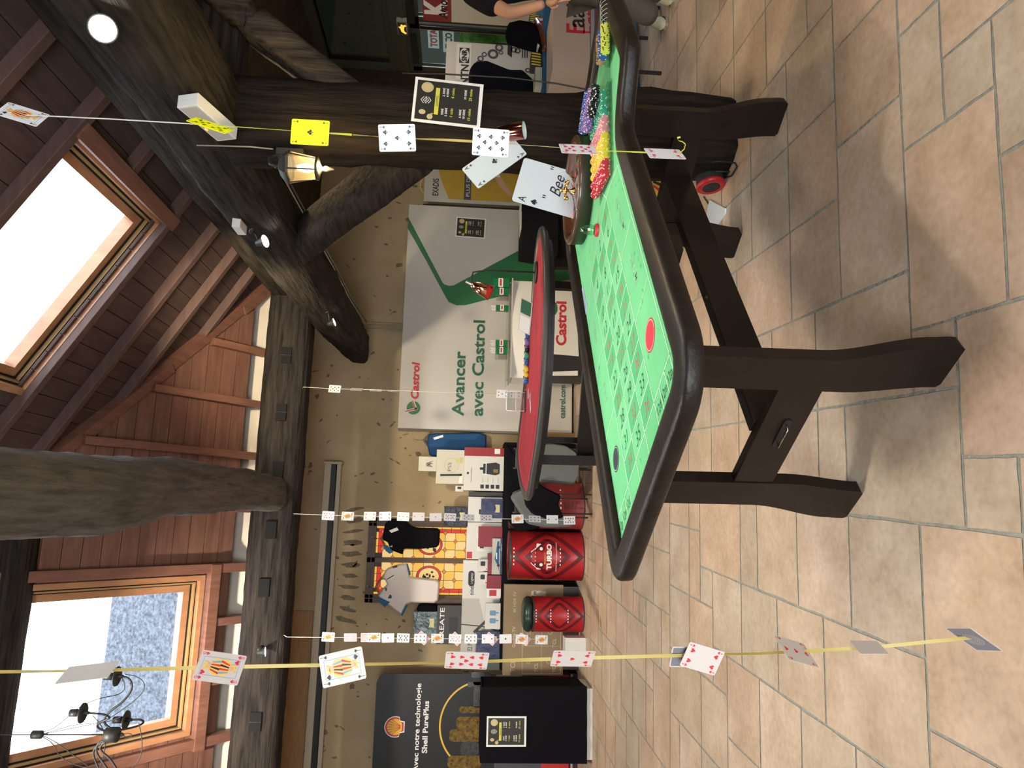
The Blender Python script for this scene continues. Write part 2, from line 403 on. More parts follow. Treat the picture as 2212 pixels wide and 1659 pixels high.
mb.box((2.60, -2.9, 3.735), (2.92, 7.9, 3.76), 'dark_gap')  # unseen cover too, keeps stray sky off the right-hand plaster
struct(mb, 'ceiling_boards')
mb = MB()   # far slopes and ridge, out of view, closing the room
mb.box((-5.4, -3.2, RIDGE), (1, 4.9, RIDGE+.1), 'board_red')
mb.face([(-5.4, -3.2, 3.6), (-5.4, 7.6, 3.6), (-5.4, 7.6, RIDGE), (-5.4, -3.2, RIDGE)], 'board_red')
mb.face([(-5.4, -3.1, 3.6), (3, -3.1, 3.6), (3, -3.1, RIDGE), (-5.4, -3.1, RIDGE)], 'board_red')
struct(mb, 'ceiling')
mb = MB()   # the lower roof beyond the plates
mb.box((-5.4, 7.80, 3.68), (2.7, 9.8, 3.74), 'board_red'); struct(mb, 'ceiling_aisle')
# --- rafters
def rafterA(x, z0, z1, wd=.075, dp=.085):
    mb = MB(); a, b = x-wd/2, x+wd/2
    mb.hexa([PA(a, z0, dp), PA(b, z0, dp), PA(b, z1, dp), PA(a, z1, dp), PA(a, z0), PA(b, z0), PA(b, z1), PA(a, z1)], 'rafter_red')
    mb.build('rafter', kind='structure', bevel=.004)
for x, z0, z1 in ((1.72, 3.7, 4.1), (1.15, 3.7, 4.45), (.60, 3.7, 4.8), (.05, 3.7, 5.1), (-.535, 3.7, 6.2), (-1.05, 3.7, 3.93), (-1.60, 3.7, 3.93), (-2.14, 3.7, 6.2), (-2.75, 3.7, 6.2), (-3.3, 3.7, 6.2)):
    rafterA(x, z0, z1, .09 if x in (-.535, -2.14) else .075)
def rafterB(y, z0, z1, wd=.07, dp=.085):
    mb = MB(); a, b = y-wd/2, y+wd/2
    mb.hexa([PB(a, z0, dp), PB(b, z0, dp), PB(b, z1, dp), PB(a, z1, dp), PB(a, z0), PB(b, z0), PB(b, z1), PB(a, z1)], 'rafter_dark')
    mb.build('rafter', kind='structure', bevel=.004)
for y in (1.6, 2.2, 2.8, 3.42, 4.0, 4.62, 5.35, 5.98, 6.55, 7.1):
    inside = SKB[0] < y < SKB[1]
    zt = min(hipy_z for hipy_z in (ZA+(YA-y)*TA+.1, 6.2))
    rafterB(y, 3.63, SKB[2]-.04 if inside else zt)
# trimmers round the roof windows
mb = MB(); mb.hexa([PA(-2.2, 3.90, .1), PA(-.5, 3.90, .1), PA(-.5, 3.965, .1), PA(-2.2, 3.965, .1), PA(-2.2, 3.90), PA(-.5, 3.90), PA(-.5, 3.965), PA(-2.2, 3.965)], 'rafter_red'); struct(mb, 'rafter_trimmer')
mb = MB(); mb.hexa([PB(4.0, 3.86, .1), PB(5.4, 3.86, .1), PB(5.4, 3.915, .1), PB(4.0, 3.915, .1), PB(4.0, 3.86), PB(5.4, 3.86), PB(5.4, 3.915), PB(4.0, 3.915)], 'rafter_red'); struct(mb, 'rafter_trimmer')
# hip rafter, several pieces scarfed together
mb = MB()
for i in range(6):
    za, zb = 3.50+i*.45, 3.50+(i+1)*.45
    A = Vector((hipx(za), hipy(za)+.05, za)); B = Vector((hipx(zb), hipy(zb)+.05, zb)); d = (B-A).normalized()
    sd = d.cross(Vector((0, 0, 1))).normalized()*.055; up = sd.cross(d).normalized()
    if up.z < 0: up = -up
    o = -.02*(i % 2)
    mb.hexa([A-sd-up*(.12+o), A+sd-up*(.12+o), B+sd-up*(.12+o), B-sd-up*(.12+o), A-sd-up*.0, A+sd-up*.0, B+sd, B-sd], 'rafter_red')
mb.build('hip_rafter', kind='structure')
# --- roof windows
def roof_window(name, P, a0, a1, z0, z1, s, pane_label):
    """frame lining going up through the roof, sash, glass"""
    mb = MB()
    def rectring(w0, w1, i0, i1, mt):   # ring of four boards between two depths; i0/i1 inset outer / inner
        o0 = [(a0+i0, z0+i0*s), (a1-i0, z0+i0*s), (a1-i0, z1-i0*s), (a0+i0, z1-i0*s)]
        n0 = [(a0+i1, z0+i1*s), (a1-i1, z0+i1*s), (a1-i1, z1-i1*s), (a0+i1, z1-i1*s)]
        for k in range(4):
            l = (k+1) % 4
            mb.hexa([P(*o0[k], w0), P(*o0[l], w0), P(*n0[l], w0), P(*n0[k], w0), P(*o0[k], w1), P(*o0[l], w1), P(*n0[l], w1), P(*n0[k], w1)], mt)
    rectring(.03, -.07, -.02, .03, 'velux_pine'); rectring(-.03, -.05, .03, .045, 'dark_gap'); rectring(-.02, -.11, .045, .06, 'velux_rail')
    rectring(-.06, -.14, .06, .072, 'dark_gap'); rectring(-.07, -.16, .072, .135, 'velux_pine')
    w = struct(mb, name); tag(w, pane_label)
    mb = MB(); i = .135
    mb.face([P(a0+i, z0+i*s, -.13), P(a1-i, z0+i*s, -.13), P(a1-i, z1-i*s, -.13), P(a0+i, z1-i*s, -.13)], 'clear_glass')
    mb.build('pane', w)
roof_window('window_1', PA, SKA[0], SKA[1], SKA[2], SKA[3], sin(radians(40)), 'wooden roof window')
roof_window('window_2', PB, SKB[0]-.06, SKB[1]+.06, SKB[2]-.02, SKB[3]+.08, sin(_tb), 'wooden roof window')
# neighbouring tiled roof seen through the roof window
mat('slate_roof', (.15, .17, .21), .9, noise=.75, nscale=14, bump=.8)
mb = MB(); rzt = onY(250, 1290, 17.0).z
for k in range(-8, 30):
    y0 = 12.5+k*.15; z0 = rzt-.12-(29-k)*.135; mb.box((-9, y0-.012, z0-.01), (1.2, y0, z0+.035), 'dark_gap')
    mb.box((-9, y0, z0), (1.2, y0+.17, z0+.13), 'slate_roof')
mb.build('neighbouring_roof', label='grey tiled roof of the next house outside the roof window', cat='roof', kind='structure')
# --- old timbers
def timber(name, pts, secs, mt, jitter=.012, seed=1, n=14, kind='structure', lab=None, sq=.94):
    """hewn timber along pts, rectangular-ish sections (w,h) with rounded, wandering arrises; h axis ~ z or ~ horizontal"""
    rnd = random.Random(seed); P = [Vector(p) for p in pts]; R = []
    for i in range(len(P)-1):
        st = max(1, int((P[i+1]-P[i]).length/.09))
        for k in range(st): R.append((P[i].lerp(P[i+1], k/st), tuple(a+(b-a)*k/st for a, b in zip(secs[i], secs[i+1]))))
    R.append((P[-1], secs[-1])); mb = MB(); N = 16; vs = []; ph = [rnd.uniform(0, 6) for _ in range(N)]
    for i, (p, (wd, ht)) in enumerate(R):
        d = (R[min(i+1, len(R)-1)][0]-R[max(i-1, 0)][0]).normalized()
        ref = Vector((0, 0, 1)) if abs(d.z) < .8 else Vector((0, 1, 0))
        s = d.cross(ref).normalized(); u = s.cross(d).normalized()
        for j in range(N):
            t = 2*pi*j/N+pi/N; cx, cy = cos(t), sin(t); k = 1/max(abs(cx), abs(cy))**sq
            r = 1+jitter*1.7*sin(ph[j]+i*.35)+rnd.uniform(-jitter, jitter)*2
            vs.append(p+s*cx*k*wd/2*r*.97+u*cy*k*ht/2*r*.97)
    L = len(R); fs = [(i*N+j, i*N+(j+1) % N, (i+1)*N+(j+1) % N, (i+1)*N+j) for i in range(L-1) for j in range(N)]
    fs += [tuple(range(N))[::-1], tuple((L-1)*N+j for j in range(N))]
    mb.raw(vs, fs, mt, True); o = mb.build(name, kind=kind)
    o.data.polygons[-1].use_smooth = False; o.data.polygons[-2].use_smooth = False
    if lab: o['label'] = lab
    return o
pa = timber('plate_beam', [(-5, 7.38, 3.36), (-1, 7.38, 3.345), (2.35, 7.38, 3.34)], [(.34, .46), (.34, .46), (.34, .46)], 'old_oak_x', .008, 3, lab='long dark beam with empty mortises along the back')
mb = MB()
for px_, py_ in ((618, 767), (607, 890), (600, 1015), (585, 1145), (570, 1270), (552, 1560)):
    c = onY(px_, py_, 7.20); mb.box((c.x-.085, 7.195, c.z-.05), (c.x+.085, 7.25, c.z+.05), 'mortise')
    if px_ in (618, 607, 552): mb.tube([(c.x-.0, 7.20, c.z-.055), (c.x+.0, 7.20, c.z+.055)], .006, 'old_oak')
struct(mb, 'trim_mortises')
mb = MB(); mb.box((-5.2, 7.72, 3.5), (2.8, 7.80, 3.86), 'plaster_white'); struct(mb, 'trim_plaster')
mb = MB(); mb.box((2.77, .5, 3.4), (2.84, 7.6, 3.735), 'plaster_white'); struct(mb, 'trim_plaster')
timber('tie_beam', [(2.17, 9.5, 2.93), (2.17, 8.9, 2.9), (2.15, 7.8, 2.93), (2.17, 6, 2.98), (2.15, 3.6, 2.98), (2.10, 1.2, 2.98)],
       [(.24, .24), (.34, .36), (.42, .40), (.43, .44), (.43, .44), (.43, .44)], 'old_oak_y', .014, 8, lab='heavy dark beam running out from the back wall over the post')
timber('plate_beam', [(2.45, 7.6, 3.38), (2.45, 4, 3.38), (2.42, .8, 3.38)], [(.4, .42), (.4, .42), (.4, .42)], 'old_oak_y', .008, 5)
timber('round_tie_beam', [(.02, 1.2, 3.50), (.05, 2.7, 3.47), (.08, 3.9, 3.48), (.16, 4.8, 3.47), (.20, 6.0, 3.42), (.20, 7.22, 3.37)],
       [(.36, .36), (.38, .40), (.42, .42), (.40, .40), (.36, .36), (.34, .34)], 'old_oak_log', .02, 12, sq=.8, lab='thick crooked grey log crossing overhead to the back beam')
timber('purlin', [(-5, 6.08, 5.14), (.40, 6.08, 5.14)], [(.3, .46), (.3, .46)], 'old_oak_x', .006, 2)
# main post and its braces
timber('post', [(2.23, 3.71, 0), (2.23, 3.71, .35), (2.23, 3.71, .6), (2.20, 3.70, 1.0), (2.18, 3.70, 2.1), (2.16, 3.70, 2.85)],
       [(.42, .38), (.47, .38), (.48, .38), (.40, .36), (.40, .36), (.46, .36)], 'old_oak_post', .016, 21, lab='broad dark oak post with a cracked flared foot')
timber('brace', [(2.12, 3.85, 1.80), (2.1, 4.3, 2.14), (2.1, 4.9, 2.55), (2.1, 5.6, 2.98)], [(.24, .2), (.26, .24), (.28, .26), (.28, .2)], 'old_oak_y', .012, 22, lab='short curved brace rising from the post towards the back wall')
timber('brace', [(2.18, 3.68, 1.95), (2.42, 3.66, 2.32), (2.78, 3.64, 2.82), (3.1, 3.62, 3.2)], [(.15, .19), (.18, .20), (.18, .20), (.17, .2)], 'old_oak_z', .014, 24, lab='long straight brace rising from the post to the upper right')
timber('cross_beam', [(2.3, 3.75, 3.0), (6.3, 3.75, 3.0)], [(.3, .34), (.3, .34)], 'old_oak_x', .01, 31)
timber('brace', [(2.55, 4.6, 2.15), (3.1, 5.2, 2.6), (3.7, 5.9, 3.1)], [(.16, .2), (.2, .2), (.2, .2)], 'old_oak_z', .014, 26)
# right bay: low dark boarded ceiling, glazed front on the right wall
mat('dark_boards', (.07, .052, .036), .8, noise=.4, nscale=6, bump=.3, spec=.12)
mb = MB(); mb.box((2.72, -3, 3.62), (6.6, 9.8, 3.68), 'dark_boards')
for k in range(24): mb.box((2.72, 4.1+k*.09, 3.60), (3.6, 4.13+k*.09, 3.622), 'rafter_red')
struct(mb, 'ceiling_right')
mat('frame_olive', (.055, .055, .038), .45)
mat('seal_black', (.01, .01, .01), .5)
mat('chrome', (.6, .6, .6), .25, metal=1)
XR = 6.2
mb = MB()
mb.box((XR, 8.98, 0), (XR+.14, 9.6, 3.7), 'dark_boards'); mb.box((XR, -3, 0), (XR+.14, 5.4, 3.7), 'plaster')
struct(mb, 'wall_right')
mb = MB(); F = 'frame_olive'
mb.box((XR-.02, 5.4, 2.34), (XR+.12, 8.98, 2.66), F); mb.box((XR-.05, 5.4, 2.40), (XR-.02, 8.98, 2.44), F); mb.box((XR-.05, 5.4, 2.60), (XR-.02, 8.98, 2.63), F)
for y in (8.98, 7.18, 5.42): mb.box((XR-.03, y-.09, 2.6), (XR+.12, y, 3.62), F)
mb.box((XR-.03, 5.4, 3.5), (XR+.12, 8.98, 3.65), F)
o = struct(mb, 'window_3', label='dark framed glazing over the door'); mb = MB()
mb.box((XR+.03, 5.45, 2.66), (XR+.04, 8.95, 3.5), 'dark_glass'); mb.build('pane', o)
mb = MB()
for y0, y1 in ((8.02, 8.98), (7.02, 7.98), (6.0, 6.98)):
    mb.box((XR, y0, 0), (XR+.08, y0+.09, 2.34), F); mb.box((XR, y1-.09, 0), (XR+.08, y1, 2.34), F)
    mb.box((XR, y0, 2.22), (XR+.08, y1, 2.34), F); mb.box((XR, y0, 0), (XR+.08, y1, .3), F)
    for yy in (y0+.09, y1-.10): mb.box((XR-.004, yy, .3), (XR+.01, yy+.01, 2.22), 'chrome')
o = struct(mb, 'door_1', label='dark olive glazed door'); mb = MB()
for y0, y1 in ((8.11, 8.89), (7.11, 7.89), (6.09, 6.89)): mb.box((XR+.03, y0, .3), (XR+.035, y1, 2.22), 'door_glass')
mb.build('pane', o)
mb = MB(); mb.box((XR-.06, 7.6, 2.26), (XR, 7.95, 2.36), 'seal_black'); mb.box((XR-.06, 8.2, 2.26), (XR, 8.75, 2.34), 'seal_black')
mb.tube([(XR-.06, 8.0, 2.2), (XR-.06, 8.0, .9)], .02, 'seal_black'); mb.build('door_closer', o)
# outside beyond the door: dark vehicle sides with decals, grass strip
mat('asphalt', (.07, .075, .075), .9); mat('hedge', (.10, .26, .04), .9, noise=.7, nscale=12); mat('van_grey', (.045, .055, .055), .35)
mat('yellow_paint', (.85, .6, .05), .5); mat('white', (.82, .82, .80), .6); mat('red_print', (.55, .02, .03), .5)
mb = MB(); mb.box((6.35, -6, -.08), (16, 16, -.03), 'asphalt'); struct(mb, 'ground_outside')
mb = MB(); mb.box((12, 9, -.03), (12.6, 16, .95), 'hedge'); mb.box((12, 9, .95), (12.4, 16, 1.7), 'van_grey')
mb.build('hedge', label='sunlit green hedge seen through the glazed door', cat='hedge', kind='stuff')
# ================================================================ ROULETTE TABLE
EA, EB = Vector((.8260, .5637, 0)), Vector((-.5637, .8260, 0))
def TF(a=0, b=0, z=0): return Fr(EA*a+EB*b+Vector((0, 0, z)), EA, EB)
def tp(a, b, z=0): return EA*a+EB*b+Vector((0, 0, z))
mat('table_dark', (.013, .008, .006), .42, spec=.25, noise=.35, nscale=3, stretch=(3, 3, 3), coat=.15, bump=.04, bscale=40)
mat('rail_leather', (.014, .010, .008), .42, spec=.35, noise=.45, nscale=12, bump=.12, bscale=60)
mat('felt_green', (.115, .60, .235), .85, nscale=5, stretch=(1, 1, 1), col2=(.085, .50, .19), sheen=.2)
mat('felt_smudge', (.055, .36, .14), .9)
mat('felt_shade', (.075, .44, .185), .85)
mat('felt_line', (.62, .86, .66), .8); mat('felt_red', (.62, .10, .08), .8); mat('felt_black', (.015, .07, .05), .8)
mat('spot_red', (.70, .035, .07), .8); mat('spot_black', (.03, .045, .06), .8)
def arc(cx, cy, r, a0, a1, n=9): return [(cx+r*cos(radians(a0+(a1-a0)*i/n)), cy+r*sin(radians(a0+(a1-a0)*i/n))) for i in range(n+1)]
def bez(p0, p1, p2, p3, n=14): return [tuple((1-t)**3*a+3*(1-t)**2*t*b+3*(1-t)*t*t*c+t**3*d for a, b, c, d in zip(p0, p1, p2, p3)) for t in [i/n for i in range(n+1)]]
OUT = []
OUT += arc(1.38, 1.30, .18, 180, 270, 12)
OUT += [(1.5+i*.1, 1.12) for i in range(10)]
OUT += bez((2.47, 1.12), (2.64, 1.11), (2.58, .87), (2.76, .862), 16)
OUT += [(2.9, .86), (3.05, .86), (3.2, .86)]
OUT += arc(3.30, 1.01, .15, 270, 360, 10)
OUT += [(3.45, 1.1+i*.1) for i in range(1, 9)]
OUT += arc(3.26, 2.03, .19, 0, 90, 12)
OUT += [(3.2-i*.12, 2.22) for i in range(1, 15)]
OUT += arc(1.35, 2.07, .15, 90, 180, 12)
def inset(poly, d):
    n = len(poly); r = []
    for i in range(n):
        p, q, s = Vector(poly[i-1]), Vector(poly[i]), Vector(poly[(i+1) % n])
        n1 = Vector((-(q-p).y, (q-p).x)).normalized(); n2 = Vector((-(s-q).y, (s-q).x)).normalized()
        nn = (n1+n2); nn = nn.normalized() if nn.length > 1e-6 else n1
        r.append(tuple(q+nn*d/max(.6, nn.dot(n1))))
    return r
RT = thing('roulette_table', 'large dark wooden roulette table with bright green numbered felt', 'gaming table', tp(2.4, 1.7, 0))
F0 = TF()
def sweep(mb, poly, prof, mt):
    rings = [[F0(x, y, z) for x, y in inset(poly, d)] for d, z in prof]
    n = len(poly); vs = [v for r in rings for v in r]
    mb.raw(vs, [(i*n+j, i*n+(j+1) % n, (i+1)*n+(j+1) % n, (i+1)*n+j) for i in range(len(prof)-1) for j in range(n)], mt, True)
mb = MB(); sweep(mb, OUT, [(.03, .893), (.012, .895), (.002, .902), (0, .912), (0, .936), (.003, .944), (.010, .950), (.020, .952), (.08, .952), (.100, .949), (.108, .942), (.111, .917)], 'rail_leather')
mb.build('padded_rail', RT)
mb = MB(); mb.prism(inset(OUT, .03), F0, .888, .900, 'table_dark'); mb.prism(inset(OUT, .10), F0, .900, .917, 'table_dark'); mb.build('table_top', RT)
mb = MB(); mb.prism(inset(OUT, .108), F0, .9172, .9200, 'felt_green')
W0 = .9206
rnd = random.Random(3)
def fl(pts, closed=False, wd=.0042): mb.line(pts, wd, F0, 'felt_line', W0+.0004, closed)
# shaded number boxes and smudges
A0, A1, B0, B1 = 1.455, 2.655, 1.502, 1.914; ra, cb = .1, (B1-B0)/3
REDS = {1, 3, 5, 7, 9, 12, 14, 16, 18, 19, 21, 23, 25, 27, 30, 32, 34, 36}
def cell(n): r, c = (n-1)//3, 2-(n-1) % 3; return A1-ra*(r+1), B0+cb*c     # a of near edge, b
for n in range(1, 37):
    a, b = cell(n)
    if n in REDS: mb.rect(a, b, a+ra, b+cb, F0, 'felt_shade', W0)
    mb.text(str(n), a+.030, b+cb/2, .046, Fr(F0(0, 0, 0), -EB, EA).at(-(b+cb/2), a+.028), 'felt_red' if n in REDS else 'felt_black', W0+.0005, sx=.72) if False else None
for n in range(1, 37):
    a, b = cell(n); f = Fr(F0(a+.026, b+cb/2, 0), -EB, EA)
    mb.text(str(n), 0, -.004, .056, f, 'felt_red' if n in REDS else 'felt_black', W0+.0006, bold=-.016, shear=.3, sx=.85)
for i in range(14):
    fl([(A0+ra*i, B0), (A0+ra*i, B1)]) if i < 13 else None
for i in range(4): fl([(A0-(.094 if i in (0, 3) else .094), B0+cb*i), (A1, B0+cb*i)])
fl([(A1, B0), (2.765, 1.54), (2.765, 1.878), (A1, B1)])
mb.text('0', 0, 0, .05, Fr(F0(2.69, 1.70, 0), -EB, EA), 'felt_black', W0+.0006, bold=-.012)
for s, b0, b1 in ((1, 1.302, 1.502), (-1, 2.115, 1.914)):
    fl([(A1, b1), (2.56, b0), (1.385, b0), (1.362, b0+.012*s), (1.361, b1)]); fl([(1.361, B0), (1.361, B1)])
    for a in (2.19, 1.826, 1.455): fl([(a, b0), (a, b1)])
    for k in (1, 2): fl([(1.455, b0+(b1-b0)*k/3), (1.361, b0+(b1-b0)*k/3)])
    for k, t in enumerate(('12p', '12m', '12d')):
        mb.text(t, 0, 0, .036, Fr(F0(1.388, b0+(b1-b0)*(k+.5)/3, 0), -EB, EA), 'felt_black', W0+.0006, bold=-.01, sx=.7)
    words = ('MANQUE', 'IMPAIR') if s == 1 else ('PASSE', 'PAIR')
    for a, t in zip((2.37, 2.0), words):
        f = Fr(F0(a, (b0+b1)/2-.018*s, 0), EA*s, EB*s)
        mb.text(t, 0, 0, .044, f, 'felt_line', W0+.0003, bold=.012, shear=.3, sx=.9)
        mb.text(t, 0, 0, .044, f, 'felt_green', W0+.0008, bold=-.016, shear=.3, sx=.9)
for a, b, m_, r in ((1.655, 1.405, 'spot_red', .056), (1.65, 2.012, 'spot_black', .05)):
    mb.disc(a, b, r, r, F0, m_, W0+.0004); mb.ring(a, b, r*.86, r*.90, F0, 'felt_line', W0+.0009)
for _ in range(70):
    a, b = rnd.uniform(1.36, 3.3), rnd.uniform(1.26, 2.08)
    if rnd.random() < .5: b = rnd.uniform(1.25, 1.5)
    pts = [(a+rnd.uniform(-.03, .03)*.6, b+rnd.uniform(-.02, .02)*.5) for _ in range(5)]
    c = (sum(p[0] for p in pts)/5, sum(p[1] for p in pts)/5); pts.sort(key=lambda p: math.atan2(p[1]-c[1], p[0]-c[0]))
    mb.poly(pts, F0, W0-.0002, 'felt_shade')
mb.build('felt', RT, label='bright green felt with numbered betting grid')
def leg_profile(s, b_in, b_out, foot):
    """s=-1: leaning towards smaller b; outline in (b,z)"""
    o = b_out; i = b_in; f = foot*s; S = lambda t: t*t*(3-2*t)
    inner = [(i+.036*s*S(min(1, (.30-z)/.29)), z) for z in (.30, .26, .22, .18, .14, .10, .06, .03, .012)]
    outer = [(o+(f+.008*s)*S(min(1, (.40-z)/.33)), z) for z in (.07, .10, .13, .16, .19, .22, .25, .28, .31, .34, .37, .40)]
    return [(i, .888)]+inner+[(i+.05*s, 0), (o+f+.004*s, 0), (o+f+.011*s, .012), (o+f+.011*s, .04)]+outer+[(o, .888)]
for a0, b1i, b1o, b2i, b2o in ((1.53, 1.504, 1.372, 1.983, 2.116), (3.275, 1.504, 1.372, 1.983, 2.116)):
    for s, i, o in ((-1, b1i, b1o), (1, b2i, b2o)):
        mb = MB(); poly = leg_profile(s, i, o, .062); fr = Fr(tp(a0, 0, 0), EB, (0, 0, 1))
        if s == -1: poly = poly[::-1]
        mb.prism(poly, fr, 0, .048, 'table_dark'); mb.build('leg', RT, bevel=.004)
    fr = Fr(tp(a0, 0, 0), EB, (0, 0, 1)); mb = MB()
    mb.box((1.50, .362, .004), (1.987, .508, .042), 'table_dark', fr); cb_ = mb.build('cross_board', RT, bevel=.003)
    if a0 < 2:
        mb = MB(); hp = arc(1.655, .424, .014, 90, 270, 6)+arc(1.765, .424, .014, -90, 90, 6)
        mb.poly(hp, fr, -.0005+.004-.004, 'seal_black'); mb.prism(hp, fr, -.001, .004, 'seal_black')
        mb.tube([fr(1.665, .424, 0), fr(1.665, .428, -.022), fr(1.755, .428, -.022), fr(1.755, .424, 0)], .003, 'chrome')
        mb.build('handle', cb_)
    mb = MB(); mb.box((1.30, .865, -.0), (2.18, .888, .06), 'table_dark', fr); mb.build('top_batten', RT)
mb = MB(); mb.box((1.572, 1.70, .375), (3.275, 1.748, .515), 'table_dark', F0)
mb.build('stretcher', RT, bevel=.003)
for a in (1.80, 2.9): mb = MB(); mb.box((a, 1.18, .84), (a+.08, 1.25, .888), 'table_dark', F0); mb.build('corner_block', RT)
# --- wheel
mat('mahogany', (.10, .035, .018), .18, noise=.3, nscale=4, stretch=(1, 1, 6), coat=.7)
mat('bowl_rim', (.075, .042, .024), .25, coat=.5); mat('bowl_side', (.035, .026, .018), .45)
mat('brass', (.83, .58, .20), .18, metal=1); mat('pocket_red', (.6, .03, .04), .4); mat('pocket_black', (.012, .012, .012), .4); mat('pocket_green', (.02, .35, .1), .4)
WC = Vector((1.622, 3.24, .921))
RW = thing('roulette', 'brown wooden roulette wheel with golden turret at the table end', 'roulette wheel', WC)
mb = MB(); mb.lathe([(.235, 0), (.262, .004), (.266, .062), (.264, .070), (.250, .076), (.240, .074), (.232, .066)], WC, 'bowl_side', 56)
mb.lathe([(.266, .060), (.2665, .067), (.262, .073), (.250, .077), (.240, .075), (.232, .066)], WC+Vector((0, 0, .0006)), 'bowl_rim', 56)
mb.build('bowl', RW)
mb = MB(); mb.lathe([(.236, .070), (.222, .050), (.20, .036), (.182, .030)], WC, 'mahogany', 56)
for k in range(8):
    t = 2*pi*k/8; mb.raw([WC+Vector((cos(t+d)*r, sin(t+d)*r, z)) for d, r, z in ((0, .228, .061), (.035, .212, .047), (0, .196, .040), (-.035, .212, .047))], [(0, 1, 2, 3)], 'brass')
mb.build('ball_track', RW)
mb = MB(); n = 37
for k in range(n):
    t0, t1 = 2*pi*k/n, 2*pi*(k+1)/n-.012
    mt = 'pocket_green' if k == 0 else ('pocket_red' if k % 2 else 'pocket_black')
    V = lambda t, r, z: WC+Vector((cos(t)*r, sin(t)*r, z))
    mb.face([V(t0, .182, .036), V(t1, .182, .036), V(t1, .150, .034), V(t0, .150, .034)], mt)
    mb.face([V(t0, .150, .032), V(t1, .150, .032), V(t1, .128, .028), V(t0, .128, .028)], 'chrome' if k % 2 else 'pocket_black')
    mb.raw([V(t1, .15, .040), V(t1+.012, .15, .040), V(t1+.012, .128, .034), V(t1, .128, .034)], [(0, 1, 2, 3)], 'chrome')
mb.build('number_ring', RW)
mb = MB(); mb.lathe([(.128, .030), (.10, .036), (.05, .050), (.02, .056)], WC, 'mahogany', 40); mb.build('cone', RW)
mb = MB(); mb.lathe([(0, .130), (.007, .129), (.011, .122), (.008, .116), (.005, .113), (.016, .108), (.019, .101), (.016, .094), (.007, .090), (.007, .076), (.010, .072), (.018, .060), (.024, .054)], WC, 'brass', 20)
for k in range(4):
    t = pi*k/2+.35; d = Vector((cos(t), sin(t), 0)); o = WC
    mb.tube([o+Vector((0, 0, .098)), o+d*.028+Vector((0, 0, .100)), o+d*.046+Vector((0, 0, .096))], [.005, .004, .004], 'brass')
    mb.lathe([(0, .012), (.006, .010), (.008, 0), (.006, -.01), (0, -.012)], o+d*.052+Vector((0, 0, .095)), 'brass', 10, ax=d)
mb.build('turret', RW)
# --- dolly / win marker : slim clear and red marker standing by the wheel
mb = MB(); glass_mat('green_glass', (.6, .9, .7), .05, .22); o = tp(2.70, 1.69, .9215); mb.lathe([(.030, 0), (.030, .007), (.026, .014), (.022, .016)], o, 'pocket_red', 20); mb.lathe([(.022, .016), (.025, .035), (.018, .062), (.004, .085), (0, .086)], o, 'green_glass', 20)
mb.build('win_marker', label='small pointed clear marker with red foot beside the roulette wheel', cat='marker')
mat('card_bluish', (.50, .66, .80), .35); mat('ink_blue', (.15, .3, .5), .5)
mb = MB(); f = TF(2.72, 2.10, .9212).rot(6); mb.prism([(-.10, -.028), (.10, -.028), (.10, .028), (-.10, .028)], f, 0, .0012, 'card_bluish')
for k in range(7): mb.rect(-.09, -.02+k*.006, .085-(k % 3)*.02, -.0185+k*.006, f, 'ink_blue', .0016)
mb.build('printed_slip', label='pale blue printed slip lying at the far edge of the green felt', cat='paper slip')
# ================================================================ CHIPS
CHC = {'red': (.62, .025, .045), 'yellow': (.80, .58, .03), 'pink': (.72, .25, .29), 'green': (.03, .34, .20), 'black': (.012, .012, .015), 'purple': (.23, .13, .42), 'blue': (.04, .09, .40), 'lemon': (.70, .72, .12), 'navy': (.03, .12, .42), 'mixed': (.50, .30, .12)}
for k, c in CHC.items(): mat('chip_'+k, c, .4)
mat('chip_white', (.85, .85, .82), .4)
chip_me = {}
def chip_mesh(k):
    if k in chip_me: return chip_me[k]
    mb = MB(); R_, T_ = .0195, .0034; n = 24; inl = 'pocket_black' if k in ('lemon', 'mixed') else 'chip_white'
    mb.disc(0, 0, R_, R_, Fr((0, 0, 0), (1, 0, 0), (0, 1, 0)), 'chip_'+k, T_/2, n)
    mb.disc(0, 0, R_, R_, Fr((0, 0, 0), (1, 0, 0), (0, 1, 0)), 'chip_'+k, -T_/2, n)
    for j in range(n):
        t0, t1 = 2*pi*j/n, 2*pi*(j+1)/n; m_ = inl if j % 6 == 0 else 'chip_'+k
        mb.face([(R_*cos(t0), R_*sin(t0), -T_/2), (R_*cos(t1), R_*sin(t1), -T_/2), (R_*cos(t1), R_*sin(t1), T_/2), (R_*cos(t0), R_*sin(t0), T_/2)], m_)
        if j % 6 == 0:
            for s in (1, -1): mb.face([(R_*cos(t0), R_*sin(t0), s*(T_/2+.0002)), (R_*cos(t1), R_*sin(t1), s*(T_/2+.0002)), (.014*cos(t1), .014*sin(t1), s*(T_/2+.0002)), (.014*cos(t0), .014*sin(t0), s*(T_/2+.0002))], inl)
    me = bpy.data.meshes.new('poker_chip'); me.from_pydata(mb.v, [], mb.f)
    for mt in mb.mats: me.materials.append(mt)
    me.polygons.foreach_set('material_index', mb.m); me.update(); chip_me[k] = me; return me
def put_chip(k, p, ax, roll, lab, grp):
    o = bpy.data.objects.new('poker_chip', chip_mesh(k)); COL.objects.link(o)
    q = Vector(ax).to_track_quat('Z', 'Y').to_matrix() @ Matrix.Rotation(roll, 3, 'Z')
    o.matrix_world = Matrix.Translation(p) @ q.to_4x4()
    tag(o, lab, 'poker chip', grp)
rnd = random.Random(9)
rest = MB()
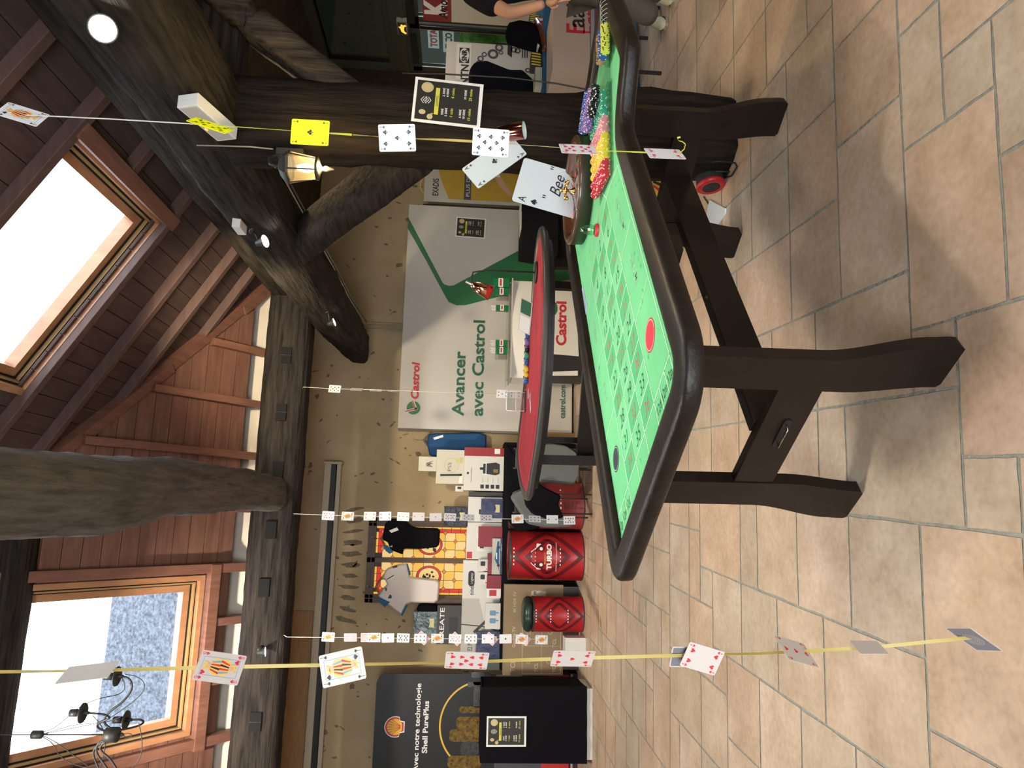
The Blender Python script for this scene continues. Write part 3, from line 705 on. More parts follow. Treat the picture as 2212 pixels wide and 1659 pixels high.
# tubes: colour, start (a, b), height, direction (a, b), chips one by one, chips in the far end
TUB = []
E1 = (.86, -.51)
for i, k in enumerate(['red', 'red', 'yellow', 'yellow', 'yellow', 'pink', 'pink', 'green', 'green', 'green']):
    TUB.append((k, 2.635+E1[0]*i*.041, 1.372+E1[1]*i*.041, .944, (.62, .785), 17, 20))
for k, a, b, n1, n2 in (('black', 2.965, 1.160, 16, 4), ('purple', 3.010, 1.195, 17, 11), ('purple', 3.052, 1.215, 17, 11), ('blue', 3.098, 1.245, 17, 11), ('blue', 3.140, 1.262, 17, 11)):
    TUB.append((k, a, b, .984, (.06, 1.0), n1, n2))
pal = {'red': 'red and white', 'yellow': 'yellow', 'pink': 'pink', 'green': 'dark green and white', 'black': 'black and white', 'purple': 'purple and white', 'blue': 'blue and white'}
for k, a, b, z, dr, n1, n2 in TUB:
    d = (EA*dr[0]+EB*dr[1]).normalized(); p0 = tp(a, b, z); me = chip_mesh(k); mts = list(me.materials)
    for j in range(n1+n2):
        p = p0+d*j*.0068+Vector((0, 0, rnd.uniform(-.0012, .0012)))
        if j < n1:
            put_chip(k, p, (d+Vector((rnd.uniform(-.08, .08), rnd.uniform(-.08, .08), .2))).normalized(), rnd.uniform(0, 6), '%s poker chip lying on edge in the long clear chip tray' % pal[k], k+' poker chips in the long tray')
        else:    # the far ends of the rows
            q_ = d.to_track_quat('Z', 'Y').to_matrix() @ Matrix.Rotation(rnd.uniform(0, 6), 3, 'Z')
            for f in me.polygons: rest.face([p+q_ @ me.vertices[v].co for v in f.vertices], mts[f.material_index].name)
rest.build('poker_chips', label='far ends of the coloured chip rows in the long clear tray', cat='poker chips', kind='stuff')
# clear tray
mb = MB(); f = Fr(tp(2.615, 1.36, .9206), EA*.86-EB*.51, EA*.51+EB*.86)
mb.box((0, -.012, 0), (.43, .28, .002), 'acrylic', f); mb.box((.30, -.0, .002), (.56, .24, .036), 'acrylic', f)
for i in range(11): mb.box((.0+i*.0415, -.012, .002), (.002+i*.0415, .02, .020), 'acrylic', f)
mb.box((0, -.014, 0), (.43, -.012, .020), 'acrylic', f)
mb.build('chip_tray', label='long clear plastic chip tray full of coloured rows before the wheel', cat='chip tray')
for i, (k, a) in enumerate((('lemon', 3.06), ('navy', 3.10), ('mixed', 3.14))):
    for j in range(14):
        d = (EA*.80+EB*(-.5)).normalized(); p = tp(3.025+i*.036, 1.04+i*.035, .958)+d*j*.0095
        put_chip(k, p, d, rnd.uniform(0, 6), '%s poker chip in the small half-empty tray at the far end' % {'lemon': 'lemon yellow and black', 'navy': 'blue', 'mixed': 'orange and black'}[k], k+' poker chips in the small tray')
mb = MB(); f = Fr(tp(3.005, 1.025, .9208), EA*.85-EB*.53, EA*.53+EB*.85)
mb.box((0, -.03, 0), (.27, .11, .002), 'acrylic', f)
for i in range(4): mb.box((0, -.03+i*.045, 0), (.27, -.028+i*.045, .022), 'acrylic', f)
mat('clear_ring', (.35, .42, .36), .2)
for i in range(6):
    x = .15+i*.022; mb.tube([f(x+.006*sin(t), .04+.055*cos(t), .004+.048*sin(t)) for t in [pi*k/8 for k in range(9)]], .0014, 'clear_ring', 5)
mb.build('chip_tray', label='small clear plastic chip tray with empty ribs at the far table end', cat='chip tray')
# ================================================================ PRINTED THINGS AND CARDS
def q(x, y, Y):
    p = onY(x, y, Y); return (p.x, p.z)
def WF(Y): return wf(0, 0, Y)
mat('paper_white', (.80, .79, .76), .55); mat('card_white', (.66, .65, .67), .35); mat('ink_black', (.02, .02, .022), .5)
mat('castrol_green', (.022, .155, .055), .5); mat('castrol_red', (.50, .03, .045), .5); mat('castrol_text', (.02, .115, .06), .5)
mat('banner_cloth', (.56, .53, .49), .75, noise=.06, nscale=2, bump=.25, bscale=3)
mat('card_warm', (.52, .47, .43), .4); mat('card_red', (.62, .02, .04), .5); mat('card_yellow', (.78, .80, .0), .4, emit=.35); mat('skin', (.62, .36, .24), .5); mat('gold_ink', (.72, .47, .10), .5)  # backlit shade and yellow glow mixed into the colours of white cards
mat('pink_back', (.80, .38, .44), .5); mat('grey_back', (.16, .16, .19), .5); mat('grey_text', (.35, .35, .36), .6)
mat('poster_black', (.022, .022, .018), .45); mat('poster_yellow', (.62, .58, .06), .5); mat('coin_gold', (.55, .45, .24), .5); mat('coin_gold2', (.42, .33, .16), .5)
def rrect(w, h, r, n=5):
    p = []
    for cx, cy, a in ((w/2-r, -h/2+r, -90), (w/2-r, h/2-r, 0), (-w/2+r, h/2-r, 90), (-w/2+r, -h/2+r, 180)): p += arc(cx, cy, r, a, a+90, n)
    return p
def suit_polys(s):
    if s == 'h':
        return [[(0, -.5), (.42, .02), (.5, .24), (.42, .43), (.25, .5), (.09, .43), (0, .28), (-.09, .43), (-.25, .5), (-.42, .43), (-.5, .24), (-.42, .02)]]
    if s == 'd': return [[(0, -.5), (.38, 0), (0, .5), (-.38, 0)]]
    st = [(-.16, -.5), (.16, -.5), (.05, -.32), (.04, -.05), (-.04, -.05), (-.05, -.32)]
    if s == 's':
        return [[(-x, -y*.85+.08) for x, y in suit_polys('h')[0]], st]
    return [[(x+.22*cos(t), y+.22*sin(t)) for t in [2*pi*k/12 for k in range(12)]] for x, y in ((0, .27), (-.25, -.06), (.25, -.06))]+[st]
PIPS = {1: [(0, 0)], 2: [(0, .5), (0, -.5)], 3: [(0, .5), (0, 0), (0, -.5)], 4: [(-1, .5), (1, .5), (-1, -.5), (1, -.5)],
        5: [(-1, .5), (1, .5), (0, 0), (-1, -.5), (1, -.5)], 6: [(-1, .5), (1, .5), (-1, 0), (1, 0), (-1, -.5), (1, -.5)],
        7: [(-1, .5), (1, .5), (-1, 0), (1, 0), (0, .25), (-1, -.5), (1, -.5)], 8: [(-1, .5), (1, .5), (-1, 0), (1, 0), (0, .25), (0, -.25), (-1, -.5), (1, -.5)],
        9: [(-1, .5), (1, .5), (-1, .17), (1, .17), (0, 0), (-1, -.17), (1, -.17), (-1, -.5), (1, -.5)],
        10: [(-1, .5), (1, .5), (0, .335), (-1, .17), (1, .17), (-1, -.17), (1, -.17), (0, -.335), (-1, -.5), (1, -.5)]}
def draw_card(mb, f, w, h, rank, suit, face='card_white', back='grey_back', ink=None, th=None, index=True):
    th = th or w*.012; e = w*.006
    mb.prism(rrect(w, h, w*.06), f, 0, th, face)
    ink = ink or ('card_red' if suit in 'hd' else 'ink_black')
    if back:
        mb.poly([(x*.9, y*.93) for x, y in rrect(w, h, w*.03)][::-1], f, -e, back)
        for k in range(5): mb.ring(0, 0, w*.06*(k+1), w*(.06*(k+1)+.015), f, face, -e*2, 16)
    if rank == 0: return
    z = th+e
    def pip(cx, cy, s, inv):
        for po in suit_polys(suit):
            pts = [(cx+(x if not inv else -x)*s, cy+(y if not inv else -y)*s) for x, y in po]
            mb.poly(pts, f, z, ink)
    R_ = {1: 'A', 11: 'J', 12: 'Q', 13: 'K'}.get(rank, str(rank))
    if index:
        for s, dx, dy in ((1, -1, 1), (-1, 1, -1), (1, 1, 1), (-1, -1, -1)):
            x, y = dx*w*.40, dy*h*.40
            ff = f.at(x, y, 0) if s == 1 else f.at(x, y, 0).rot(180)
            mb.text(R_, 0, 0, h*.072, ff, ink, z, bold=.01, sx=.8); pip(x, y-s*h*.05, w*.10, s == -1)
    if rank <= 10:
        sz = w*(.17 if rank > 1 else .22)
        for px_, py_ in PIPS[rank]: pip(px_*w*.21, py_*h*.64, sz, py_ < 0)
    else:
        mb.line([(-w*.3, -h*.4), (w*.3, -h*.4), (w*.3, h*.4), (-w*.3, h*.4)], w*.012, f, 'ink_blue', z, True)
        for s in (1, -1):
            g = f if s == 1 else f.rot(180); z2 = z+e
            mb.poly([(-w*.26, 0), (w*.26, 0), (w*.29, h*.10), (w*.17, h*.22), (-w*.17, h*.22), (-w*.29, h*.10)], g, z, 'gold_ink')
            for k in range(4): mb.poly([(-w*.24+k*w*.13, 0), (-w*.17+k*w*.13, 0), (-w*.08+k*w*.08, h*.2), (-w*.12+k*w*.08, h*.2)], g, z2, ('card_red', 'ink_black', 'card_red', 'ink_blue')[k])
            mb.disc(0, h*.255, w*.085, h*.055, g, 'skin', z2+e, 14); mb.poly([(-w*.12, h*.28), (w*.12, h*.28), (w*.14, h*.37), (w*.06, h*.32), (0, h*.38), (-w*.06, h*.32), (-w*.14, h*.37)], g, z2+e, 'gold_ink')
            mb.poly([(-w*.1, h*.2), (-w*.13, h*.3), (-w*.08, h*.3), (-w*.07, h*.22)], g, z2+2*e, 'gold_ink')
            pip(-s*w*.22, s*h*.33, w*.15, s == -1)
CH = Vector((C_F.x, C_F.y, 0)).normalized(); CX = Vector((CH.y, -CH.x, 0))
def card_frame(p, psi=0, roll=0, lean=0):
    """card centred on p, facing the viewer, turned by psi about the vertical, rolled in its plane"""
    R_ = Matrix.Rotation(radians(psi), 3, 'Z'); x = R_ @ CX; y = Vector((0, 0, 1))
    f = Fr(p, x, y)
    if lean: y2 = (Matrix.Rotation(radians(lean), 3, x) @ y); f.y = y2; f.n = f.x.cross(y2)
    return f.rot(roll)
SU = {'h': 'hearts', 'd': 'diamonds', 's': 'spades', 'c': 'clubs'}; RN = {1: 'ace', 2: 'two', 3: 'three', 4: 'four', 5: 'five', 6: 'six', 7: 'seven', 8: 'eight', 9: 'nine', 10: 'ten', 11: 'jack', 12: 'queen', 13: 'king'}
def hung_card(P, rank, suit, h, psi, roll, label, group, lean=0, **k):
    mb = MB(); f = card_frame(P, psi, roll, lean); w_ = h*.716
    draw_card(mb, f.at(0, 0, -.0004), w_, h, rank, suit, **k)
    return mb.build('playing_card', label=label, cat='playing card', group=group)
def ribbon(pts, wd, mt, label, name='ribbon', twist=0):
    mb = MB(); P = []
    for i in range(len(pts)-1):
        for k in range(10): P.append(Vector(pts[i]).lerp(Vector(pts[i+1]), k/10))
    P.append(Vector(pts[-1])); vs = []
    for i, p in enumerate(P):
        a = .5+twist*sin(i*.21)+.3; s = CX*cos(a)+CH*sin(a); b = CX*sin(a)-CH*cos(a)
        vs += [p-s*wd/2-b*.0003, p+s*wd/2-b*.0003, p+s*wd/2+b*.0003, p-s*wd/2+b*.0003]
    n = len(P); mb.raw(vs, [(i*4+j, i*4+(j+1) % 4, (i+1)*4+(j+1) % 4, (i+1)*4+j) for i in range(n-1) for j in range(4)]+[(3, 2, 1, 0), tuple((n-1)*4+j for j in range(4))], mt, False)
    return mb.build(name, label=label, cat='ribbon')
mat('ribbon_gold', (.46, .36, .10), .38, spec=.6); mat('ribbon_lime_glow', (.55, .60, .06), .35, emit=.12); mat('ribbon_white', (.72, .70, .62), .45)  # the lime stretch carries a slight glow as emission
# near string on the left of the upright view
ribbon([dist(-60, 1452, 1.30), dist(180, 1449, 1.38), dist(475, 1441, 1.42), dist(740, 1436, 1.44), dist(1008, 1430, 1.45), dist(1237, 1422, 1.48), dist(1500, 1415, 1.50), dist(1640, 1412, 1.49), dist(1880, 1399, 1.46), dist(2110, 1376, 1.42)], .0072, 'ribbon_gold', 'long yellow ribbon strung with cards hanging nearest to the viewer', twist=.5)
LG = None
for x, y, t, rk, su, h, psi, roll, lean, lab in (
    (190, 1452, 1.36, 0, 'h', .092, 84, 8, -4, 'blank-looking card turned edge-on, topmost on the near yellow ribbon'),
    (475, 1442, 1.41, 12, 'h', .088, 50, -3, 10, 'queen of hearts card high on the near yellow ribbon'),
    (740, 1441, 1.43, 11, 's', .088, 15, 13, 0, 'jack of spades card tilted on the near yellow ribbon'),
    (1008, 1427, 1.44, 9, 'h', .088, -38, -3, 0, 'nine of hearts card on the near yellow ribbon'),
    (1237, 1423, 1.47, 5, 'h', .088, -40, -1, 0, 'five of hearts card on the near yellow ribbon'),
    (1486, 1419, 1.51, 0, 'h', .075, 160, 0, 0, 'patterned back of a card behind the four of hearts'),
    (1517, 1423, 1.49, 4, 'h', .082, -12, -17, 0, 'four of hearts card tilted low on the near yellow ribbon'),
    (1720, 1407, 1.46, 3, 'h', .088, 64, 8, 25, 'three of hearts card seen almost edge-on over the floor'),
    (1877, 1398, 1.45, 0, 'h', .060, 75, 0, 0, 'small pale card edge below the three of hearts'),
    (2103, 1381, 1.42, 0, 'h', .086, 116, 14, 30, 'grey-backed card at the bottom end of the near yellow ribbon')):
    hung_card(dist(x, y, t-.002), rk, su, h, psi, roll, lab, LG, lean, back='grey_back' if x != 190 else None, face='card_warm')  # white cards seen against the light, their shade carried by the face colour
# near string on the right
ribbon([dist(-60, 246, 1.60), dist(48, 248, 1.62), dist(240, 257, 1.66), dist(455, 270, 1.66)], .005, 'ribbon_white', 'thin pale upper end of the ribbon with the cards tinted yellow')
ribbon([dist(455, 270, 1.665), dist(670, 285, 1.665), dist(760, 291, 1.665)], .0065, 'ribbon_lime_glow', 'bright lime stretch of ribbon between the two cards tinted yellow', twist=.4)
ribbon([dist(762, 291, 1.665), dist(860, 298, 1.665), dist(980, 303, 1.665), dist(1060, 308, 1.665), dist(1250, 322, 1.665)], .0065, 'ribbon_gold', 'golden stretch of ribbon passing the five and eight of clubs', twist=.6)
ribbon([dist(1250, 322, 1.665), dist(1320, 326, 1.66), dist(1435, 331, 1.66), dist(1466, 333, 1.66), dist(1478, 322, 1.65), dist(1481, 312, 1.64), dist(1474, 306, 1.63), dist(1466, 304, 1.62), dist(1463, 298, 1.63), dist(1470, 296, 1.64)], .0062, 'ribbon_lime_glow', 'lower green-gold end of the ribbon curling below the four of hearts', twist=.2)
for x, y, t, rk, su, h, psi, roll, lean, lab, kw in (
    (48, 247, 1.62, 12, 's', .090, 45, -3, 15, 'dim grey-green court card topmost by the bright lamp', {}),
    (455, 271, 1.655, 10, 'c', .090, 62, -3, 15, 'white ten of clubs card, yellow glow painted in, under the emergency light', {'face': 'card_yellow'}),
    (670, 286, 1.655, 1, 'c', .088, 8, 0, 0, 'white ace of clubs card with a bright yellow glow painted in', {'face': 'card_yellow'}),
    (858, 298, 1.655, 5, 'c', .086, -10, 4, 0, 'five of clubs card hanging in front of the dark post', {}),
    (1060, 308, 1.655, 8, 'c', .086, -22, -1, 0, 'eight of clubs card beside the copper lamp', {}),
    (1248, 322, 1.655, 10, 'h', .084, 52, 2, 0, 'ten of hearts card hanging over the roulette wheel', {}),
    (1436, 332, 1.655, 4, 'h', .088, 52, 3, 0, 'four of hearts card lowest on the ribbon before the post', {})):
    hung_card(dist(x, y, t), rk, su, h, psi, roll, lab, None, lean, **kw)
# three far strings hanging from the plate beam
def far_string(path, cards, Y, label, gname, h=.119):
    mb = MB(); mb.tube([Vector((onY(*path[0], Y).x, 7.27, 3.15))]+[onY(x, y, Y) for x, y in path], .0028, 'ribbon_white', 5); mb.build('string', label=label, cat='string')
    names = ['topmost', 'second', 'third', 'fourth', 'fifth', 'sixth', 'seventh', 'eighth', 'ninth', 'tenth', 'eleventh', 'twelfth', 'thirteenth', 'fourteenth']
    for i, (x, y, rk, su, psi) in enumerate(cards):
        lab = '%s of %s card, %s on the %s' % (RN[rk], SU[su], names[i] if i < len(cards)-1 else 'lowest', gname)
        hung_card(onY(x, y, Y-.008), rk, su, h, psi, ((i*37) % 7-3)*.7, lab, None, th=.0008, index=rk > 10, back='pink_back')
far_string([(655, 836), (723, 840), (812, 842), (940, 847), (1127, 852)], [(723, 840, 8, 's', 30), (770, 841, 3, 'd', 74), (812, 843, 9, 's', 76), (850, 845, 5, 'c', 84), (1085, 851, 5, 'c', 5), (1113, 852, 4, 'c', 20)], 7.15, 'thin pale string of cards hanging in front of the white banner', 'string before the white banner')
far_string([(640, 1110), (708, 1113), (900, 1117), (1100, 1121), (1236, 1124), (1243, 1130)],
           [(709, 1114, 10, 'd', 10), (751, 1115, 13, 's', 22), (799, 1115, 4, 'd', 22), (832, 1115, 4, 'h', 8), (871, 1116, 3, 'd', 12), (904, 1116, 2, 'd', 28), (941, 1117, 1, 'd', 35), (972, 1117, 10, 'c', 38), (1012, 1118, 7, 'c', 52), (1050, 1119, 7, 's', 52), (1118, 1121, 13, 'h', 15), (1155, 1121, 6, 's', 52), (1193, 1122, 2, 's', 25), (1230, 1124, 9, 's', 18)], 7.15,
           'pale string of cards hanging in front of the black shirt', 'string before the black shirt')
far_string([(620, 1376), (800, 1378), (1000, 1380), (1170, 1381)],
           [(709, 1376, 12, 'h', 8), (757, 1377, 2, 'h', 170), (808, 1377, 11, 's', 10), (838, 1378, 1, 'd', 4), (871, 1378, 10, 's', 4), (908, 1379, 6, 's', 6), (945, 1379, 13, 's', 6), (983, 1380, 10, 'd', 10), (1017, 1380, 7, 's', 10), (1054, 1380, 2, 's', 10), (1092, 1380, 1, 's', 8), (1127, 1381, 13, 'd', 15), (1170, 1382, 12, 'c', 8)], 7.15,
           'white string of cards hanging in front of the dark green pack', 'string before the dark green pack')
for x, y, r, lab in ((793, 1377, 0, 'jack of spades'), (913, 1378, 42, 'six of spades'), (985, 1380, 45, 'ten of diamonds'), (1060, 1380, 38, 'two of spades'), (1131, 1381, 30, 'king of diamonds')):
    hung_card(onY(x, y, 7.135+.02), 0, 'h', .119, 180, r, 'pink-backed card tilted behind the %s' % lab, None, back='pink_back', th=.0008)
# price posters
def poster(f, w, h, label, cat='poster', tabs=False):
    mb = MB(); mb.box((-w/2, -h/2, 0), (w/2, h/2, .002), 'paper_white', f); mb.e = .0028
    mb.rect(-w*.44, -h*.45, w*.44, h*.46, f, 'poster_black')
    Z = .0036
    mb.disc(w*.29, h*.31, w*.115, w*.125, f, 'coin_gold', Z); mb.ring(w*.29, h*.31, w*.085, w*.092, f, 'coin_gold2', Z+.0005)
    mb.disc(-w*.27, h*.355, w*.055, w*.07, f, 'coin_gold', Z); mb.disc(-w*.36, h*.24, w*.06, w*.06, f, 'coin_gold', Z); mb.disc(-w*.3, h*.22, w*.02, w*.04, f, 'coin_gold2', Z, ang=.5)
    for s in (1, -1):
        for k in range(2):
            o = k*.022*h; y0 = h*.315; mb.line([(-w*.07, y0+s*(h*.012+o)), (0, y0+s*(h*.05+o)), (w*.07, y0+s*(h*.012+o))], w*.012, f, 'paper_white', Z) if k else mb.line([(-w*.045, y0+s*h*.014), (0, y0+s*h*.038), (w*.045, y0+s*h*.014)], w*.012, f, 'paper_white', Z)
    mb.rect(-w*.1, h*.298, w*.1, h*.332, f, 'poster_black', Z+.0004); mb.text('FORUM', 0, h*.303, h*.024, f, 'paper_white', Z+.0008, bold=.02)
    mb.rect(-w*.30, h*.125, w*.30, h*.185, f, 'poster_yellow', Z)
    for k in (0, 1): mb.rect(-w*.12, h*(.142+k*.018), w*.12, h*(.148+k*.018), f, 'poster_black', Z+.0005)
    for cx, yy, a, b, c in ((-.22, .02, '500€', '2 500€', '1 coin'), (.22, .02, '2 500€', '6 000€', '6 coins'), (-.22, -.24, '6 000€', '10 000€', '15 coins'), (.22, -.24, '', '10 000€', '25 coins')):
        if a: mb.text(a, w*cx, h*(yy+.03), h*.034, f, 'paper_white', Z, bold=.015)
        mb.text(b, w*cx, h*(yy-.025), h*.034, f, 'paper_white', Z, bold=.015); mb.text(c, w*cx, h*(yy-.105), h*.042, f, 'poster_yellow', Z, bold=.015)
    if tabs:
        for sx, sy in ((1, 1), (-1, 1)): mb.box((sx*w*.5-.03, h*.46, -.001), (sx*w*.5+.03-.03*(sx > 0), h*.56, .003), 'paper_white' if sx > 0 else 'grey_text', f)
    return mb.build('poster', label=label, cat=cat)
poster(Fr(onY(967, 222, 3.50), (.985, -.02, -.05), (.06, 0, 1)), .265, .375, 'black price poster with white border taped to the front of the dark post')
# small poster on the castrol wall, poster on the black counter: after those are built
YB = 9.24
mb = MB(); f = WF(YB)
x0, x1, zt = 1.145, 4.29, 2.335
rnd = random.Random(4)
def wall_cloth(mb, x0, x1, z0, z1, Y, D, mt):
    N = 26
    def front(u, v): x = x0+(x1-x0)*u; z = z0+(z1-z0)*v; return (x, Y+.004*sin(u*21)*(1-v)+.003*sin(v*9+u*4), z)
    mb.grid(front, N, 18, mt)
    mb.grid(lambda u, v: (x0-.002+.012*sin(v*9+u*2)*u, Y+D*u, z0+(z1-z0)*v), 4, 16, mt); mb.grid(lambda u, v: (x1, Y+D*u, z0+(z1-z0)*v), 1, 1, mt)
    mb.face([(x0, Y, z1), (x1, Y, z1), (x1, Y+D, z1), (x0, Y+D, z1)], mt)
wall_cloth(mb, x0, x1, .03, zt, YB, .20, 'banner_cloth')
Wb = .010
def art(pts, mt, w=Wb): mb.poly([q(x, y, YB-w) for x, y in pts], f, w, mt)
art([(882, 469), (957, 612), (962, 615), (970, 617.5), (980, 616.5), (1050, 579), (1136, 533), (1206, 497), (1238, 480), (1241, 600), (1093, 637), (1006, 659), (986, 659.5), (968.8, 652), (957, 631), (920, 562), (880.5, 492.6)], 'castrol_green')
def btext(s, x, ya, yb, h, mt, bold=.0, xb=None, **k):
    a = q(x, ya, YB-Wb); b = q(xb if xb else x, yb, YB-Wb); ang = math.atan2(b[1]-a[1], b[0]-a[0])
    g = Fr(f(a[0], a[1], Wb), (cos(ang), 0, sin(ang)), (-sin(ang), 0, cos(ang)))
    vs, fs, X0, X1, _, _ = text_mesh(s, bold, k.get('shear', 0), 1.); L = math.hypot(b[0]-a[0], b[1]-a[1])
    kk = h/.73; mb.raw([g((vx-X0)*L/(X1-X0), vy*kk, .0) for vx, vy in vs], fs, mt)
btext('Castrol', 903, 862, 782, .100, 'castrol_red', .035, 906, shear=.15)
btext('Avancer', 1000.5, 899, 759, .158, 'castrol_text', .022, 1005)
btext('avec Castrol', 1042, 899, 692.5, .158, 'castrol_text', .022, 1047)
btext('castrol.com', 1219.5, 904, 833, .075, 'castrol_text', .012, 1221)
c = q(893, 881, YB-Wb); mb.disc(c[0], c[1], .088, .088, f, 'castrol_green', Wb)
mb.line([(c[0]-.05, c[1]+.10), (c[0]-.012, c[1]-.035), (c[0]+.09, c[1]+.01)], .034, f, 'banner_cloth', Wb+.001); mb.line([(c[0]-.05, c[1]+.10), (c[0]-.014, c[1]-.028), (c[0]+.09, c[1]+.016)], .014, f, 'castrol_red', Wb+.002)
mb.build('banner_wall', label='wide white fabric display wall with green swoosh and large green slogan', cat='banner')
poster(Fr(onY(1017, 492, YB-.012), (1, 0, -.03), (.03, 0, 1)), .30, .42, 'small black price poster with taped corner stuck on the white display wall')
# yellow roll-up
mat('rollup_yellow', (.55, .36, .04), .5, noise=.3, nscale=1.2); mat('rollup_grey', (.50, .48, .44), .6); mat('band_grey', (.06, .075, .09), .5); mat('alu', (.55, .55, .56), .35, metal=.8)
YE = 9.3; RU = thing('roll_up_banner', 'white and yellow roll-up banner half hidden behind the post', 'banner', (4.8, YE, 0))
mb = MB(); f = WF(YE); mb.box((4.38, -0.0, 0), (4.38, 0, 0), 'alu') if False else None
mb.box((4.38, YE, .06), (5.28, YE+.012, 2.14), 'rollup_grey'); W1 = .003
a = q(958, 428, YE); mb.poly([(4.43, .08), (5.26, .08), (5.26, 2.0), (5.0, 1.98), (4.75, 1.92), (4.55, 1.84), (4.46, 1.80), (4.43, 1.79)], f, W1, 'rollup_yellow')
mb.rect(4.43, q(1018, 400, YE)[1], 5.26, q(1003, 400, YE)[1], f, 'band_grey', W1*2); mb.text('PLUS DE SERVICES', 4.84, q(1015, 400, YE)[1], .055, f, 'paper_white', W1*3, width=.72)
mb.text('EXADIS', 4.47, q(947, 410, YE)[1], .085, f, 'ink_black', W1, align='l', width=.26, bold=.02)
mb.ring(4.62, 2.03, .16, .175, f, 'gold_ink', W1, a0=.2, a1=2.4)
mb.poly([q(1062, 372, YE), q(1075, 372, YE), q(1092, 398, YE), q(1108, 422, YE), q(1100, 424, YE), q(1080, 405, YE)], f, W1*2, 'skin'); mb.poly([q(1058, 368, YE), q(1078, 366, YE), q(1080, 384, YE), q(1068, 382, YE)], f, W1*3, 'paper_white')
mb.build('printed_panel', RU); mb = MB(); mb.box((4.36, YE-.06, 0), (5.30, YE+.08, .07), 'alu'); mb.build('base', RU)
mb = MB(); mb.box((4.355, YE+.08, 0), (4.375, YE+.10, 2.15), 'dark_boards'); mb.build('shadow_strip', RU)  # thin dark box stands in for the brown shadow beside the banner
# shell roll-up
mat('shell_black', (.016, .017, .02), .45, noise=.4, nscale=1.0); mat('shell_red', (.55, .03, .03), .45); mat('shell_yellow', (.75, .45, .04), .45); mat('oil_gold', (.25, .15, .03), .2, coat=.6, noise=.8, nscale=22); mat('crank_steel', (.10, .10, .10), .3, metal=.6, noise=.5, nscale=20); mat('grad_grey', (.075, .08, .095), .5)
YS = 9.0; SB = thing('roll_up_banner', 'tall black banner with scallop shell emblem and oily crankshaft picture', 'banner', (-2.4, YS, 0))
mb = MB(); f = WF(YS); xa, xb_ = -2.96, -1.85
zt = 2.41; mb.prism([(xa, .09), (xb_, .09), (xb_-.0, zt-.10), (xb_-.03, zt-.03), (xb_-.10, zt), (xa, zt)], f, -.014, 0, 'shell_black')
mb.rect(xa, .09, xb_, .42, f, 'shell_red', .003); mb.rect(xa, .42, xb_, .98, f, 'grad_grey', .003)
c = q(850, 1570, YS); cx, cz = c
fan = [(cx+.118*cos(t)*(1.0), cz-.02+.128*sin(t)) for t in [radians(-22+i*224/16) for i in range(17)]]
mb.poly([(cx-.06, cz-.13), (cx+.06, cz-.13), (cx+.07, cz-.075)]+fan+[(cx-.07, cz-.075)], f, .003, 'paper_white')
mb.poly([(cx-.05, cz-.12), (cx+.05, cz-.12), (cx+.06, cz-.07)]+[(cx+(x-cx)*.92, cz-.02+(y-cz+.02)*.92) for x, y in fan]+[(cx-.06, cz-.07)], f, .004, 'shell_red')
mb.poly([(cx-.04, cz-.10), (cx+.04, cz-.10)]+[(cx+(x-cx)*.76, cz-.02+(y-cz+.02)*.76) for x, y in fan], f, .005, 'shell_yellow')
for k in range(7): t = radians(20+k*140/6); mb.line([(cx+.015*cos(t), cz-.08), (cx+.086*cos(t), cz-.01+.086*sin(t))], .006, f, 'shell_red', .006)
def ptext(mb, f, s, xr, ya, yb, Y, h, mt, w, bold=.0):
    a, b = q(xr, ya, Y), q(xr, yb, Y); mb.text(s, a[0], a[1], h, f, mt, w, align='l', width=b[0]-a[0], bold=bold)
ptext(mb, f, 'Avec notre technologie', 902, 1668, 1476, YS, .062, 'paper_white', .003, .02)
ptext(mb, f, 'Shell PurePlus', 922, 1627, 1514, YS, .062, 'paper_white', .003, .03)
c = q(1040, 1567, YS); mb.ring(c[0], c[1], .485, .505, f, 'shell_yellow', .003, a0=.25, a1=pi-.2)
# crankshaft drawing
for x0_, x1_, y0_, y1_, m_ in ((1018, 1060, 1452, 1464, 'crank_steel'), (1022, 1050, 1464, 1480, 'ink_black'), (1010, 1068, 1473, 1484, 'crank_steel'), (1022, 1040, 1484, 1528, 'crank_steel'), (992, 1040, 1526, 1540, 'oil_gold'), (985, 1040, 1548, 1575, 'oil_gold'), (970, 1040, 1575, 1602, 'oil_gold'), (994, 1035, 1602, 1632, 'crank_steel'), (966, 1040, 1632, 1659, 'oil_gold')):
    pa_, pb_ = q(x0_, y1_, YS), q(x1_, y0_, YS); w_, h_ = pb_[0]-pa_[0], pa_[1]-pb_[1]
    mb.poly([(pa_[0]+w_/2+x, pb_[1]+h_/2+y) for x, y in rrect(w_, h_, min(w_, h_)*.35)], f, .004, m_)
mb.build('printed_panel', SB); mb = MB(); mb.box((xa-.02, YS-.10, 0), (xb_+.03, YS+.12, .085), 'ink_black'); mb.box((xa-.02, YS-.102, .06), (xb_+.03, YS-.1, .085), 'alu'); mb.build('base', SB)
